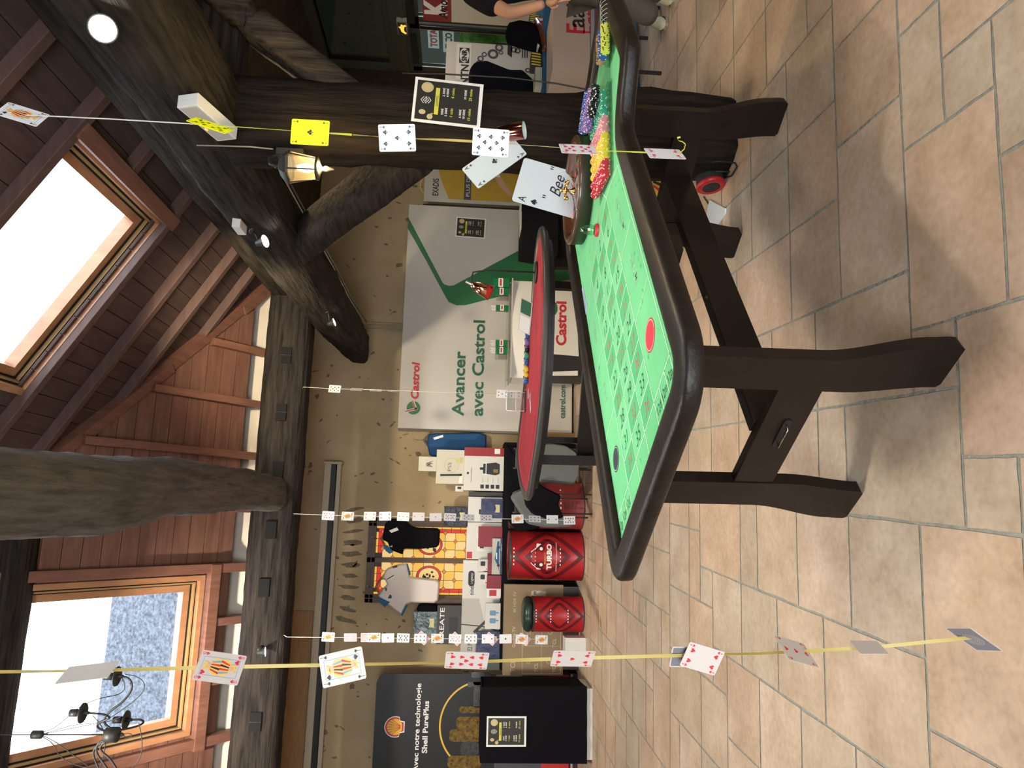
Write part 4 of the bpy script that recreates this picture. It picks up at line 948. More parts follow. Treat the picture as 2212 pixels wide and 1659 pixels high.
# giant cards by the wheel
YG = 3.44
def quad_card(px4, Y, rank, suit, label, bee=False):
    """big display card through four photo corners on an upright plane Y: tl, tr, br, bl of the upright view"""
    P = [Vector(onY(x, y, Y)) for x, y in px4]; o = (P[0]+P[1]+P[2]+P[3])/4; x = ((P[1]-P[0])+(P[2]-P[3]))/2; y = ((P[0]-P[3])+(P[1]-P[2]))/2
    w_, h_ = x.length, y.length; mb = MB(); f = Fr(o, x, y - x*(y.dot(x)/x.length_squared)); f.n = Vector((0, -1, 0))
    draw_card(mb, f, w_, h_, rank if not bee else 0, suit, face='giant_white', back=None, th=.004)
    if bee:
        k = .006
        mb.text('A', -w_*.40, h_*.36, h_*.085, f, 'ink_black', k, sx=.8)
        for po in suit_polys('s'): mb.poly([(-w_*.40+a*w_*.12, h_*.27+b*w_*.14) for a, b in po], f, k, 'ink_black')
        mb.text('Bee', w_*.10, h_*.02, h_*.13, f, 'ink_black', k, shear=.35, sx=.9)
        for s in (-.24, .42): mb.text('"', w_*(s+.02), h_*.10, h_*.1, f, 'ink_black', k)
        for i in range(34):
            a = rnd.uniform(-.22, .34)*w_; b = rnd.uniform(-.46, -.06)*h_; mb.line([(a, b), (a+rnd.uniform(-.05, .05)*w_, b+rnd.uniform(-.03, .03)*h_), (a+rnd.uniform(-.05, .05)*w_, b+rnd.uniform(-.04, .04)*h_)], .0022, f, 'ink_black', k)
        for po in suit_polys('s'): mb.line([(w_*.05+a*w_*.62, -h_*.26+b*h_*.42) for a, b in po], .003, f, 'ink_black', k, True)
    return mb.build('giant_card', label=label, cat='giant playing card')
mat('giant_white', (.62, .68, .72), .35)
quad_card([(1022, 383), (982, 338), (1118, 318), (1150, 358)], 3.42, 1, "c", "giant ace of clubs display card leaning behind the wheel")
quad_card([(1106, 438), (1128, 348), (1330, 390), (1300, 486)], 3.40, 1, 's', 'giant ace of spades display card with cursive lettering behind the roulette wheel', True)
# ================================================================ BACK OF THE ROOM
mat('black_cloth', (.008, .008, .010), .9, spec=.08, bump=.3, bscale=5); mat('box_white', (.66, .65, .62), .5); mat('box_cream', (.60, .57, .46), .5)
mat('box_red', (.30, .025, .03), .5); mat('gift_red', (.22, .012, .022), .45, bump=.2, bscale=9); mat('box_dark', (.045, .043, .042), .5); mat('navy', (.018, .025, .085), .35, bump=.3, bscale=14)
mat('navy_shiny', (.02, .025, .045), .12, bump=.9, bscale=26); mat('green_shiny', (.02, .045, .035), .22, bump=.4, bscale=12); mat('kraft', (.30, .215, .13), .75, noise=.08, nscale=3); mat('kraft_print', (.55, .47, .34), .7)
mat('label_gold', (.55, .52, .28), .5); mat('steel_dark', (.05, .05, .05), .3); mat('drum_red', (.37, .015, .02), .35, bump=.05, bscale=6); mat('drum_dark', (.10, .008, .012), .4); mat('drum_wine', (.26, .03, .03), .5)
mat('grey_fabric', (.115, .13, .13), .85, bump=.7, bscale=5); mat('black_fabric', (.006, .006, .008), .9, spec=.08, bump=.4, bscale=6); mat('shirt_blue', (.010, .07, .19), .8, bump=.7, bscale=4, stretch=(6, 1, 1)); mat('polo_white', (.72, .65, .61), .8, bump=.6, bscale=4, stretch=(4, 1, 1)); mat('sleeve_blue', (.02, .12, .26), .8); mat('hanger_wood', (.25, .15, .07), .5)
mat('frame_brown', (.11, .055, .025), .5, noise=.3, nscale=5, stretch=(6, 6, 1)); mat('rail_cream', (.42, .36, .26), .6); mat('pipe_cream', (.36, .31, .20), .6)
WT = WALLY
# --- curtain rail box, pipes, pine board
mb = MB(); A = q(710, 1000, WT); B = q(685, 1430, WT)
mb.box((-4.6, WT-.16, 3.18), (.66, WT, 3.26), 'rail_cream'); mb.box((-4.6, WT-.13, 3.12), (.66, WT-.002, 3.18), 'seal_black'); mb.box((-4.6, WT-.16, 3.05), (.66, WT-.13, 3.10), 'rail_cream'); mb.box((.66, WT-.17, 3.04), (.69, WT, 3.27), 'rail_cream')
struct(mb, 'trim_1', label='long cream shutter rail along the back wall')
mb = MB(); mb.box((-3.6, WT-.03, 3.30), (-1.2, WT, 3.62), 'pine_board'); struct(mb, 'trim_2', label='pale pine board at the top of the back wall')
mb = MB()
for k, y in enumerate((697, 704, 711)):
    a = q(795, y, WT-.03); mb.tube([(a[0], WT-.03, 2.3), (a[0], WT-.03, a[1]), (a[0]-.05, WT-.03, a[1]+.06)], .011, 'pipe_cream')
struct(mb, 'trim_3', label='three thin cream pipes running down the back wall')
mb = MB(); pts = [onZ(x, y, 2.765) for x, y in ((530, 240), (600, 355), (668, 480), (722, 577), (758, 647), (790, 696))]
mb.tube([p+Vector((0, 0, -.012)) for p in pts], .009, 'steel_dark'); mb.tube([p+Vector((-.03, 0, -.008)) for p in pts], .006, 'rail_cream'); struct(mb, 'trim_4', label='electric cables clipped under the heavy beam')
# --- stained glass window
def emis(name, col, s):
    m_ = mat(name, col, .5, emit=s); m_.node_tree.nodes['Principled BSDF'].inputs['Base Color'].default_value = (*[c*.15 for c in col], 1); return m_
emis('glass_yellow', (1.0, .56, .07), .72); emis('glass_pale', (1.0, .68, .24), .72); emis('glass_red', (.85, .02, .01), .7); emis('glass_orange', (.80, .22, .03), .7)
mat('lead', (.03, .015, .01), .5)
WIN = tag(bpy.data.objects.new('window_4', None), label='stained glass double window glowing yellow with red borders', kind='structure'); COL.objects.link(WIN)
x0, x1, z0, z1 = -1.08, -.02, 1.12, 2.66; YW = WT-.05
mb = MB()
for a, b, c, d in ((x0, x0+.10, z0, z1), (x1-.10, x1, z0, z1), (x0, x1, z1-.10, z1), (x0, x1, z0, z0+.10), ((x0+x1)/2-.03, (x0+x1)/2+.03, z0, z1)):
    mb.box((a, YW-.03, c), (b, WT, d), 'frame_brown')
for a, b in ((x0+.05, x0+.06), (x1-.06, x1-.05)): mb.box((a, YW-.045, z0), (b, YW-.02, z1), 'frame_brown')
mb.box((x0, YW-.045, z1-.06), (x1, YW-.02, z1-.05), 'frame_brown'); mb.build('window_frame', WIN)
xm = (x0+x1)/2
for lx, rx in ((x0+.10, xm-.03), (xm+.03, x1-.10)):
    mb = MB(); f = wf(0, 0, YW+.02); zt = z1-.10; zb = z0+.10; w_ = rx-lx
    mb.rect(lx, zb, rx, zt, f, 'lead', 0)
    out = lx if lx < xm-.2 else rx     # red border on the outer side and the top
    s = 1 if out == lx else -1
    g = .003
    def pane(a, b, c, d, m_): mb.rect(min(a, b)+g, c+g, max(a, b)-g, d-g, f, m_, .002)
    n = 11; hh = (zt-zb)/n
    for k in range(n): pane(out, out+s*.03, zb+k*hh, zb+(k+1)*hh, 'glass_yellow'); pane(out+s*.03, out+s*.075, zb+k*hh, zb+(k+1)*hh-(0.03 if k == n-1 else 0), 'glass_red')
    for k in range(3): pane(out+s*(.075+k*.09), out+s*(.165+k*.09), zt-.03, zt, 'glass_yellow'); pane(out+s*(.075+k*.09), out+s*(.165+k*.09), zt-.085, zt-.03, 'glass_red')
    cw = (w_-.075)/3; ch = .135; z = zt-.085; r = 0
    while z-ch > zb-.02:
        for c in range(3):
            a = out+s*(.075+c*cw); b = a+s*cw; pane(a, b, max(z-ch, zb), z, 'glass_yellow' if (r+c) % 2 else 'glass_pale')
        for c in range(4):
            if (r+c) % 2 == 0:
                xx = out+s*(.075+c*cw); pz = z; lim = lambda v: min(max(v, lx), rx)
                mb.poly([(lim(xx-.034), pz), (xx, pz-.03), (lim(xx+.034), pz), (xx, pz+.03)], f, .004, 'lead'); mb.poly([(lim(xx-.026), pz), (xx, pz-.023), (lim(xx+.026), pz), (xx, pz+.023)], f, .005, 'glass_orange')
        z -= ch; r += 1
    cx, cz = (lx+rx)/2+s*.03, 1.86
    mb.disc(cx, cz, .135, .165, f, 'lead', .006); mb.ring(cx, cz, .112, .128, f, 'glass_red', .007, sy=1.22); mb.disc(cx, cz, .105, .13, f, 'glass_pale', .0075)
    for k in range(14):
        a, b = rnd.uniform(-.07, .07), rnd.uniform(-.07, .08); mb.disc(cx+a, cz+b, rnd.uniform(.008, .03), rnd.uniform(.01, .02), f, 'felt_black' if k % 2 else 'lead', .008+k*.0001, 7)
    mb.build('stained_pane', WIN)
# --- garments on hangers
def garment(name, outline, Y, mt, label, cat, parts=(), th=.05, seedm=1, parent=None):
    mb = MB(); f = wf(0, 0, Y); P = [q(x, y, Y) for x, y in outline]
    ar = sum(P[i][0]*P[(i+1) % len(P)][1]-P[(i+1) % len(P)][0]*P[i][1] for i in range(len(P)))
    if ar < 0: P = P[::-1]
    P = [v for a, b in zip(P, P[1:]+P[:1]) for v in ((a[0]*.88+b[0]*.12, a[1]*.88+b[1]*.12), (a[0]*.12+b[0]*.88, a[1]*.12+b[1]*.88))]   # soften corners
    rings = []
    for d, w in ((0, -th/2), (0, -th*.1), (.008, th*.25), (.022, th*.5)):
        rings.append([f(x, y, w) for x, y in inset(P, d)])
    n = len(P); vs = [v for r_ in rings for v in r_]
    mb.raw(vs, [(i*n+j, i*n+(j+1) % n, (i+1)*n+(j+1) % n, (i+1)*n+j) for i in range(3) for j in range(n)], mt, True)
    mb.face(rings[-1], mt, True); mb.face(rings[0][::-1], mt)
    for pts, m2, w in parts:
        PP = [q(x, y, Y) for x, y in pts]; mb.poly(PP, f, th/2+w, m2)
    return mb.build(name, parent, label=label, cat=cat)
def hanger(x, y, Y, T, w=.16):
    p = onY(x, y, Y); mb = MB()
    mb.tube([p+Vector((.0, 0, .10)), p+Vector((.02, 0, .12)), p+Vector((.0, 0, .14)), p+Vector((-.02, 0, .12))], .003, 'chrome', 6); mb.tube([p+Vector((0, 0, .10)), p], .003, 'chrome', 6)
    mb.tube([p+Vector((-w, 0, -.10)), p+Vector((-w*.5, 0, -.045)), p, p+Vector((w*.5, 0, -.045)), p+Vector((w, 0, -.10))], [.009, .013, .014, .013, .009], 'hanger_wood', 8)
    return mb.build('hanger', T)
G1 = thing('t_shirt', 'black t-shirt with blue shoulder on a hanger before the stained glass', 'shirt', onY(830, 1170, 9.3))
hanger(824, 1163, 9.36, G1)
garment('shirt_body', [(832, 1130), (828, 1150), (826, 1165), (838, 1172), (843, 1188), (870, 1198), (872, 1185), (905, 1186), (948, 1182), (951, 1141), (900, 1139), (884, 1135), (876, 1122), (845, 1120)], 9.30, 'black_fabric', None, None,
        [([(826, 1176), (834, 1190), (842, 1196), (850, 1192), (838, 1178)], 'sleeve_blue', .003), ([(841, 1146), (858, 1139), (862, 1145), (846, 1151)], 'paper_white', .006), ([(842, 1181), (848, 1177), (848, 1182)], 'grey_text', .003)], .06, parent=G1)
G2 = thing('polo_shirt', 'white polo shirt with blue shoulder and cuffs on a hanger', 'shirt', onY(830, 1270, 9.3))
hanger(812, 1268, 9.36, G2)
garment('shirt_body', [(824, 1250), (835, 1228), (860, 1219), (880, 1217), (886, 1240), (885, 1246), (951, 1252), (946, 1303), (880, 1302), (868, 1329), (845, 1312), (815, 1288), (826, 1272), (836, 1262), (832, 1253)], 9.28, 'polo_white', None, None,
        [([(818, 1288), (843, 1300), (832, 1311), (822, 1302)], 'sleeve_blue', .003), ([(866, 1328), (870, 1330), (882, 1306), (878, 1305)], 'sleeve_blue', .004), ([(878, 1217), (881, 1217), (888, 1240), (884, 1242)], 'sleeve_blue', .004),
         ([(834, 1249), (850, 1240), (853, 1246), (838, 1254)], 'paper_white', .008), ([(836, 1250), (851, 1241), (852, 1243), (837, 1252)], 'ink_black', .010), ([(838, 1292), (843, 1283), (847, 1287), (846, 1292)], 'ink_black', .003), ([(848, 1223), (858, 1220), (859, 1225), (850, 1227)], 'ink_black', .003), ([(832, 1269), (836, 1269), (836, 1276), (833, 1276)], 'ink_black', .004)], .06, parent=G2)
G3 = thing('sports_shirt', 'bright blue shirt on a hanger between the white display and the boxes', 'shirt', onY(920, 950, 9.4))
hanger(915, 951, 9.44, G3, .12)
garment('shirt_body', [(926, 936), (922, 958), (928, 985), (950, 988), (1050, 990), (1051, 934)], 9.38, 'shirt_blue', None, None, [([(936, 946), (957, 940), (958, 945), (938, 951)], 'paper_white', .004)], .08, parent=G3)
# --- long goods table with black cloth
GT = thing('display_table', 'long trestle table covered by a floor-length black cloth', 'table', (-.6, 9.2, 0))
mb = MB(); mb.box((-1.78, 9.0, .915), (.95, 9.44, .94), 'black_cloth')
mb.grid(lambda u, v: (-1.80+2.77*u, 8.985+.018*sin(u*55)*(1-v), .02+.92*v), 90, 4, 'black_cloth'); mb.grid(lambda u, v: (-1.80-.01*sin(v*5), 8.985+.46*u, .02+.92*v), 2, 2, 'black_cloth'); mb.grid(lambda u, v: (.97, 8.985+.46*u, .02+.92*v), 2, 2, 'black_cloth')
mb.build('table_cloth', GT); mb = MB(); mb.box((-1.75, 9.04, .70), (.92, 9.40, .90), 'dark_boards'); mb.build('table_frame', GT)
def bx(name, x0_, x1_, yl, yr, Y, D, mt, label, cat, draw=None, zb=None, group=None):
    """box whose front face is on plane Y: x0 top, x1 bottom, yl left, yr right (photo pixels)"""
    a = q(x1_, yl, Y); b = q(x0_, yr, Y); z0_ = a[1] if zb is None else zb
    mb = MB(); mb.box((a[0], Y, z0_), (b[0], Y+D, b[1]), mt); mb.e = .0015
    if draw: draw(mb, wf(a[0], z0_, Y), b[0]-a[0], b[1]-z0_)
    return mb.build(name, label=label, cat=cat, group=group)
TZ = .941
def d_console(mb, f, w, h):
    mb.text('PS5', w*.5, h*.46, h*.13, f, 'ink_black', sx=1.3, bold=-.01); mb.ring(w*.55, h*.45, w*.2, w*.22, f, 'rollup_grey', .001)
    mb.poly([(w*.03, h*.18), (w*.28, h*.14), (w*.30, h*.05), (w*.02, h*.05)][::1], f, .002, 'paper_white'); mb.poly([(w*.22, h*.85), (w*.28, h*.85), (w*.30, h*.06), (w*.24, h*.06)], f, .002, 'ink_black'); mb.rect(w*.62, h*.05, w*.78, h*.17, f, 'coin_gold', .002); mb.rect(w*.62, h*.2, w*.74, h*.28, f, 'poster_yellow', .002)
def d_coffee(mb, f, w, h):
    mb.rect(w*.80, 0, w, h, f, 'box_red'); mb.rect(w*.86, h*.10, w*.98, h*.24, f, 'paper_white', .003); mb.text('Continental Edition', w*.36, h*.80, h*.035, f, 'ink_black', align='c', width=w*.34)
    mb.prism([(w*.40, h*.10), (w*.62, h*.10), (w*.66, h*.2), (w*.62, h*.52), (w*.40, h*.52), (w*.36, h*.2)], f, .001, .002, 'ink_black'); mb.rect(w*.48, h*.52, w*.54, h*.6, f, 'ink_black', .002); mb.rect(w*.42, h*.14, w*.5, h*.26, f, 'hanger_wood', .004); mb.rect(w*.37, h*.44, w*.65, h*.455, f, 'chrome', .004)
    for k in range(4): mb.rect(w*.05, h*(.10+k*.13), w*.14, h*(.10+k*.13)+h*.09, f, 'ink_black', .002); mb.rect(w*.17, h*(.13+k*.13), w*.32, h*(.14+k*.13), f, 'grey_text', .002)
    mb.disc(w*.40, h*.9, w*.03, h*.03, f, 'ink_black', .002, 12)
def d_pot(mb, f, w, h):
    mb.rect(w*.55, h*.25, w*.60, h*.7, f, 'steel_dark') if False else mb.disc(w*.42, h*.45, w*.2, h*.18, f, 'grey_text', .002); mb.rect(w*.30, h*.63, w*.5, h*.68, f, 'ink_black', .002)
def d_vac(mb, f, w, h):
    mb.rect(w*.02, h*.83, w*.20, h*.98, f, 'castrol_red'); mb.rect(w*.22, h*.05, w*.70, h*.70, f, 'paper_white', .001); mb.rect(w*.3, h*.50, w*.8, h*.62, f, 'box_dark', .003)
    mb.text('KYMCO', w*.11, h*.88, h*.03, f, 'paper_white', .003, width=w*.12) if False else None
def d_nine(mb, f, w, h):
    mb.text('ninebot', w*.78, h*.78, h*.17, f, 'ink_black', align='l', width=w*.14, bold=.01) if False else mb.text('ninebot', w*.62, h*.70, h*.13, f, 'ink_black', align='l', width=w*.165, bold=.01)
    mb.prism([(w*.80+x, h*.77+y) for x, y in rrect(w*.17, h*.17, h*.08)], f, .001, .0016, 'ink_black'); mb.text('segway', w*.80, h*.735, h*.07, f, 'paper_white', .0025, width=w*.12)
    mb.poly([(0, h*.2), (w*.58, h*.55), (w*.58, h), (0, h)], f, .0004, 'rollup_grey'); mb.text('ninebot', w*.62, h*.70, h*.13, f, 'ink_black', .0025, align='l', width=w*.165, bold=.01)
    mb.line([(w*.30, h*1.0), (w*.28, h*.45), (w*.24, h*.08)], w*.012, f, 'box_dark', .002); mb.line([(w*.22, h*.65), (w*.36, h*.30)], w*.03, f, 'box_dark', .0022); mb.line([(w*.30, h*.3), (w*.5, h*.05)], w*.02, f, 'ink_black', .0022)
    mb.text('E2 Pro II', w*.02, h*.70, h*.13, f, 'ink_black', .002, align='l', width=w*.15)
def d_create(mb, f, w, h):
    mb.text('CREATE', w*.02, h*.70, h*.19, f, 'paper_white', align='l', width=w*.92, bold=.01); mb.prism([(w*.5+x, h*.32+y) for x, y in rrect(w*.42, h*.36, .02)], f, .001, .0015, 'ink_black')
def d_label(mb, f, w, h):
    mb.poly([(w*.62, h*.14), (w*.85, h*.14), (w*.85, h*.34), (w*.73, h*.30), (w*.62, h*.34)] if w > .3 else [(w*.3, h*.14), (w*.7, h*.14), (w*.7, h*.36), (w*.5, h*.31), (w*.3, h*.36)], f, .003, 'label_gold')
def d_small(mb, f, w, h): mb.prism([(w*.62+x, h*.5+y) for x, y in rrect(w*.4, h*.5, w*.08)], f, .001, .0015, 'ink_black'); mb.disc(w*.15, h*.12, w*.06, w*.06, f, 'card_red', .002, 10)
def d_manga(mb, f, w, h):
    for k in range(9): mb.line([(w*.3+w*.05*k, h*(.2+.05*(k % 4))), (w*.33+w*.06*(k % 5), h*(.5+.04*(k % 3)))], w*.03, f, 'ink_black', .0015)
def d_car(mb, f, w, h):
    mb.rect(0, 0, w, h*.2, f, 'navy', .002); mb.poly([(w*.08, h*.3), (w*.25, h*.42), (w*.42, h*.75), (w*.6, h*.62), (w*.92, h*.5), (w*.92, h*.3)], f, .001, 'sleeve_blue'); mb.disc(w*.25, h*.36, h*.14, h*.14, f, 'ink_black', .003, 14); mb.disc(w*.75, h*.36, h*.14, h*.14, f, 'ink_black', .003, 14); mb.rect(w*.42, h*.5, w*.6, h*.6, f, 'paper_white', .003); mb.text('Alpine', w*.75, h*.05, h*.08, f, 'paper_white', .004, width=w*.2)
def d_slides(mb, f, w, h):
    for k in range(2): mb.prism([(w*(.32+.3*k)+x, h*.5+y) for x, y in rrect(w*.2, h*.42, w*.05)], f, .001, .0016, 'ink_blue'); mb.rect(w*(.30+.3*k), h*.12, w*(.36+.3*k), h*.28, f, 'ink_blue', .0016)
def d_tcl(mb, f, w, h):
    for a, b, s_ in ((.03, .80, .08), (.30, .80, .055), (.03, .42, .06), (.34, .42, .06), (.30, .12, .06), (.03, .12, .06)):
        mb.text('TCL' if s_ != .055 else 'Google TV', w*a, h*b, h*s_, f, 'kraft_print', align='l', bold=.02)
    mb.line([(w*.02, h*.04), (w*.62, h*.04), (w*.62, h*.68), (w*.02, h*.68)], .006, f, 'kraft_print', None, True); mb.line([(w*.32, h*.04), (w*.32, h*.68)], .004, f, 'kraft_print'); mb.line([(w*.02, h*.36), (w*.62, h*.36)], .004, f, 'kraft_print')
    mb.prism([(w*.84+x, h*.42+y) for x, y in rrect(w*.18, h*.25, .02)], f, .001, .0015, 'rollup_grey'); mb.text('43"', w*.84, h*.36, h*.15, f, 'ink_black', .0025, sx=.9); mb.text('4K HDR TV', w*.80, h*.80, h*.05, f, 'kraft_print')
    for a, b in ((.47, .58), (.15, .58), (.47, .22), (.15, .24)): mb.ring(w*a, h*b, h*.028, h*.036, f, 'kraft_print')
bx('kitchen_appliance_box', 1004, 1091, 1061, 966, 9.06, .26, 'box_white', 'large white box with red side showing a black coffee machine', 'box', d_coffee, TZ)
bx('game_console_box', 944, 1004, 1046, 971, 9.10, .14, 'box_cream', 'white game console box standing on the coffee machine box', 'box', d_console, onY(1004, 966, 9.06).z+.002)
bx('comic_box', 905, 944, 1018, 986, 9.11, .12, 'box_cream', 'small white box with black drawing on top of the console box', 'box', d_manga, onY(944, 971, 9.10).z+.002)
bx('gadget_box', 984, 1004, 1062, 1049, 9.08, .06, 'box_white', 'tiny white box with a black gadget beside the console box', 'box', d_small, onY(1004, 966, 9.06).z+.002)
bx('casserole_box', 1012, 1088, 1128, 1073, 9.18, .22, 'box_white', 'tall white box picturing a grey cooking pot behind a navy bag', 'box', d_pot, TZ)
bx('dark_box', 1013, 1090, 1073, 1062, 9.16, .22, 'box_dark', 'thin dark speckled box between the coffee and pot boxes', 'box', None, TZ)
bx('gift_pack', 1040, 1088, 1120, 1077, 9.06, .08, 'navy', 'navy blue pack with pale crest label before the pot box', 'pack', d_label, TZ)
bx('gift_pack', 960, 1010, 1138, 1093, 9.20, .10, 'navy_shiny', 'dark navy pack in crinkled shiny film on top of the boxes', 'pack', d_label)
bx('vacuum_box', 1009, 1088, 1209, 1128, 9.20, .2, 'box_white', 'tall white vacuum cleaner box with red square emblem', 'box', d_vac, TZ)
bx('gift_bag', 1034, 1090, 1182, 1137, 9.05, .10, 'gift_red', 'dark red gift bag in front of the vacuum box', 'bag', None, TZ)
bx('gift_box', 1054, 1090, 1240, 1196, 9.08, .10, 'gift_red', 'low dark red gift box behind the toy car', 'box', None, TZ)
bx('gift_bag', 1052, 1088, 1272, 1243, 9.06, .10, 'gift_red', 'short dark red folded bag beside the toy car', 'bag', None, TZ)
bx('gadget_box', 1033, 1053, 1233, 1208, 9.10, .06, 'box_white', 'small white gadget box on red gift box nearer the toy car nose', 'box', d_small)
bx('gadget_box', 1033, 1052, 1263, 1236, 9.10, .06, 'box_white', 'small white gadget box nearest the printed name on the scooter box', 'box', d_small)
bx('scooter_box', 1001, 1088, 1410, 1210, 9.26, .16, 'box_white', 'long pale grey electric scooter box standing behind the gifts', 'box', d_nine, TZ)
o = bx('model_car', 1064, 1090, 1241, 1163, 9.00, .05, 'rollup_grey', 'blue and black model car in a clear display box', 'toy car', d_car, TZ)
bx('slipper_pack', 1049, 1086, 1359, 1303, 9.08, .06, 'box_white', 'clear plastic pack with blue slippers leaning on the scooter box', 'pack', d_slides, TZ)
bx('film_pack', 1051, 1087, 1292, 1270, 9.10, .05, 'paper_white', 'shiny plastic pack with red picture beside the slippers', 'pack', lambda mb, f, w, h: mb.rect(w*.2, h*.3, w*.8, h*.8, f, 'castrol_red', .002), TZ)
bx('create_box', 945, 1002, 1392, 1308, 9.28, .14, 'box_dark', 'dark grey box with white capital lettering on the scooter box', 'box', d_create, onY(1001, 1210, 9.26).z+.002)
bx('gift_pack', 894, 944, 1370, 1321, 9.29, .05, 'green_shiny', 'dark green glossy pack with gold label on the dark lettered box', 'pack', d_label)
garment('cap', [(905, 1305), (900, 1315), (906, 1330), (945, 1326), (946, 1306), (920, 1303)], 9.36, 'black_fabric', 'black cloth lump behind the dark green pack', 'cloth', th=.08)
bx('gift_pack', 1029, 1090, 1424, 1365, 9.07, .10, 'navy', 'deep navy pack with crest label below the scooter box lettering', 'pack', d_label, TZ)
bx('thermos_box', 1050, 1092, 1448, 1424, 9.05, .14, 'grey_fabric', 'grey-green box at the end of the black table', 'box', None, TZ)
# support + television carton
mb = MB(); mb.box((-1.76, 8.83, 0), (-.80, 8.965, .19), 'box_dark'); mb.build('low_stand', label='low black stand under the big brown television carton', cat='stand')
bx('television_carton', 1090, 1208, 1459, 1262, 8.83, .13, 'kraft', 'wide brown television carton with pale printed symbols', 'box', d_tcl, .192)
mb = MB(); mb.box((-1.50, 8.35, 0), (-1.32, 8.55, .235), 'box_white'); mb.build('low_box', label='small plain white box on the floor beside the short drum', cat='box')
# --- drums
def cylf(C, R):
    def f(u, v, w=0): t = -pi/2+u/R; return Vector((C[0]+(R+w)*cos(t), C[1]+(R+w)*sin(t), C[2]+v))
    return f
def cline(mb, f, pts, wd, mt, w=.0015):
    P = []
    for a, b in zip(pts, pts[1:]):
        n = max(1, int(math.hypot(b[0]-a[0], b[1]-a[1])/.03)); P += [(a[0]+(b[0]-a[0])*i/n, a[1]+(b[1]-a[1])*i/n) for i in range(n)]
    P.append(pts[-1])
    for a, b in zip(P, P[1:]):
        mb.face([f(a[0], a[1]-wd/2, w), f(b[0], b[1]-wd/2, w), f(b[0], b[1]+wd/2, w), f(a[0], a[1]+wd/2, w)], mt)
def drum(C, R, H, label, kind_):
    T = thing('oil_drum', label, 'drum', C); body = 'drum_red' if kind_ != 3 else 'drum_wine'
    mb = MB(); prof = [(R*.97, 0), (R, .004), (R, .015), (R*.985, .022)]
    for k in (.333, .667): prof += [(R*.985, H*k-.02), (R*1.004, H*k), (R*.985, H*k+.02)]
    prof += [(R*.985, H-.022), (R, H-.015), (R, H-.002), (R*.975, H), (R*.965, H-.012)]
    mb.lathe(prof, C, body, 48); mb.lathe([(R*.965, H-.012), (0, H-.012)], C, 'steel_dark', 48)
    mb.lathe([(R*1.004, H-.016), (R*1.008, H-.008), (R*1.0, H+.001)], C, 'steel_dark', 48); mb.lathe([(R*.99, 0), (R*1.006, .006), (R*1.0, .016)], C, 'steel_dark', 48)
    f = cylf(C, R*1.004); c = 0
    if kind_ in (1, 2):
        s = R/.29; hh = H*.5
        for k, (a, b) in enumerate(((.44, .40), (.27, .24))):
            for sx in (1, -1):
                cline(mb, f, [(sx*.0, hh+b*H*1.12), (sx*a*s*.8, hh)], .075*H, 'drum_dark'); cline(mb, f, [(sx*a*s*.8, hh), (0, hh-b*H*1.12)], .075*H, 'drum_dark')
        for k in (.333, .667, .95):
            for i in range(5): mb.face([f(-.10*s+i*.045*s, H*k-.006, .003), f(-.08*s+i*.045*s, H*k-.006, .003), f(-.08*s+i*.045*s, H*k+.006, .003), f(-.10*s+i*.045*s, H*k+.006, .003)], 'paper_white')
        if kind_ == 1:
            g = lambda u, v, w=0: f(u, v, .004+w)
            mb.prism([(-.15, .52), (.15, .52), (.155, .57), (.10, .58), (.06, .64), (-.08, .64), (-.13, .58), (-.15, .57)], g, 0, .001, 'paper_white'); mb.poly([(-.07, .59), (-.005, .59), (-.005, .63), (-.06, .63)], g, .002, 'drum_red'); mb.poly([(.005, .59), (.075, .59), (.05, .63), (.005, .63)], g, .002, 'drum_red')
            for sx in (-.09, .09): mb.disc(sx, .52, .034, .034, g, 'drum_dark', .003, 16); mb.disc(sx, .52, .02, .02, g, 'paper_white', .004, 12)
            mb.text('TURBO', 0, .40, .055, g, 'paper_white', .002, width=.30, bold=.05); mb.text('RENAULT 5', -.02, .465, .022, g, 'shell_yellow', .002, width=.13); mb.text('Les huiles Renault hautes performances', 0, .335, .018, g, 'paper_white', .002, width=.34)
    else:
        for i in range(9): cline(mb, f, [(-.22, .15+i*.03), (.05, .10+i*.05)], .004, 'drum_dark')
        for i in range(7): mb.face([f(-.16+i*.055, H*.333-.008, .003), f(-.135+i*.055, H*.333-.008, .003), f(-.135+i*.055, H*.333+.008, .003), f(-.16+i*.055, H*.333+.008, .003)], 'paper_white')
    mb.build('drum_body', T); return T
drum(Vector((-.425, 8.68, 0)), .29, .885, 'large red oil drum with white car drawing and dark chevrons', 1)
drum(Vector((-1.09, 8.60, 0)), .205, .60, 'short red drum with dark diamond pattern before the brown carton', 2)
drum(Vector((.18, 8.665, 0)), .29, .885, 'dull red drum half hidden behind the jackets and red table', 3)
mb = MB(); c = Vector((-1.09, 8.60, .602)); n = 26
mb.lathe([(.16, 0), (.19, .02), (.195, .06), (.17, .10), (.10, .115), (0, .11)], c, 'green_shiny', n, lobes=7, lobe=.07); mb.build('wrapped_parcel', label='black parcel in crinkled clear film on the short drum', cat='parcel')
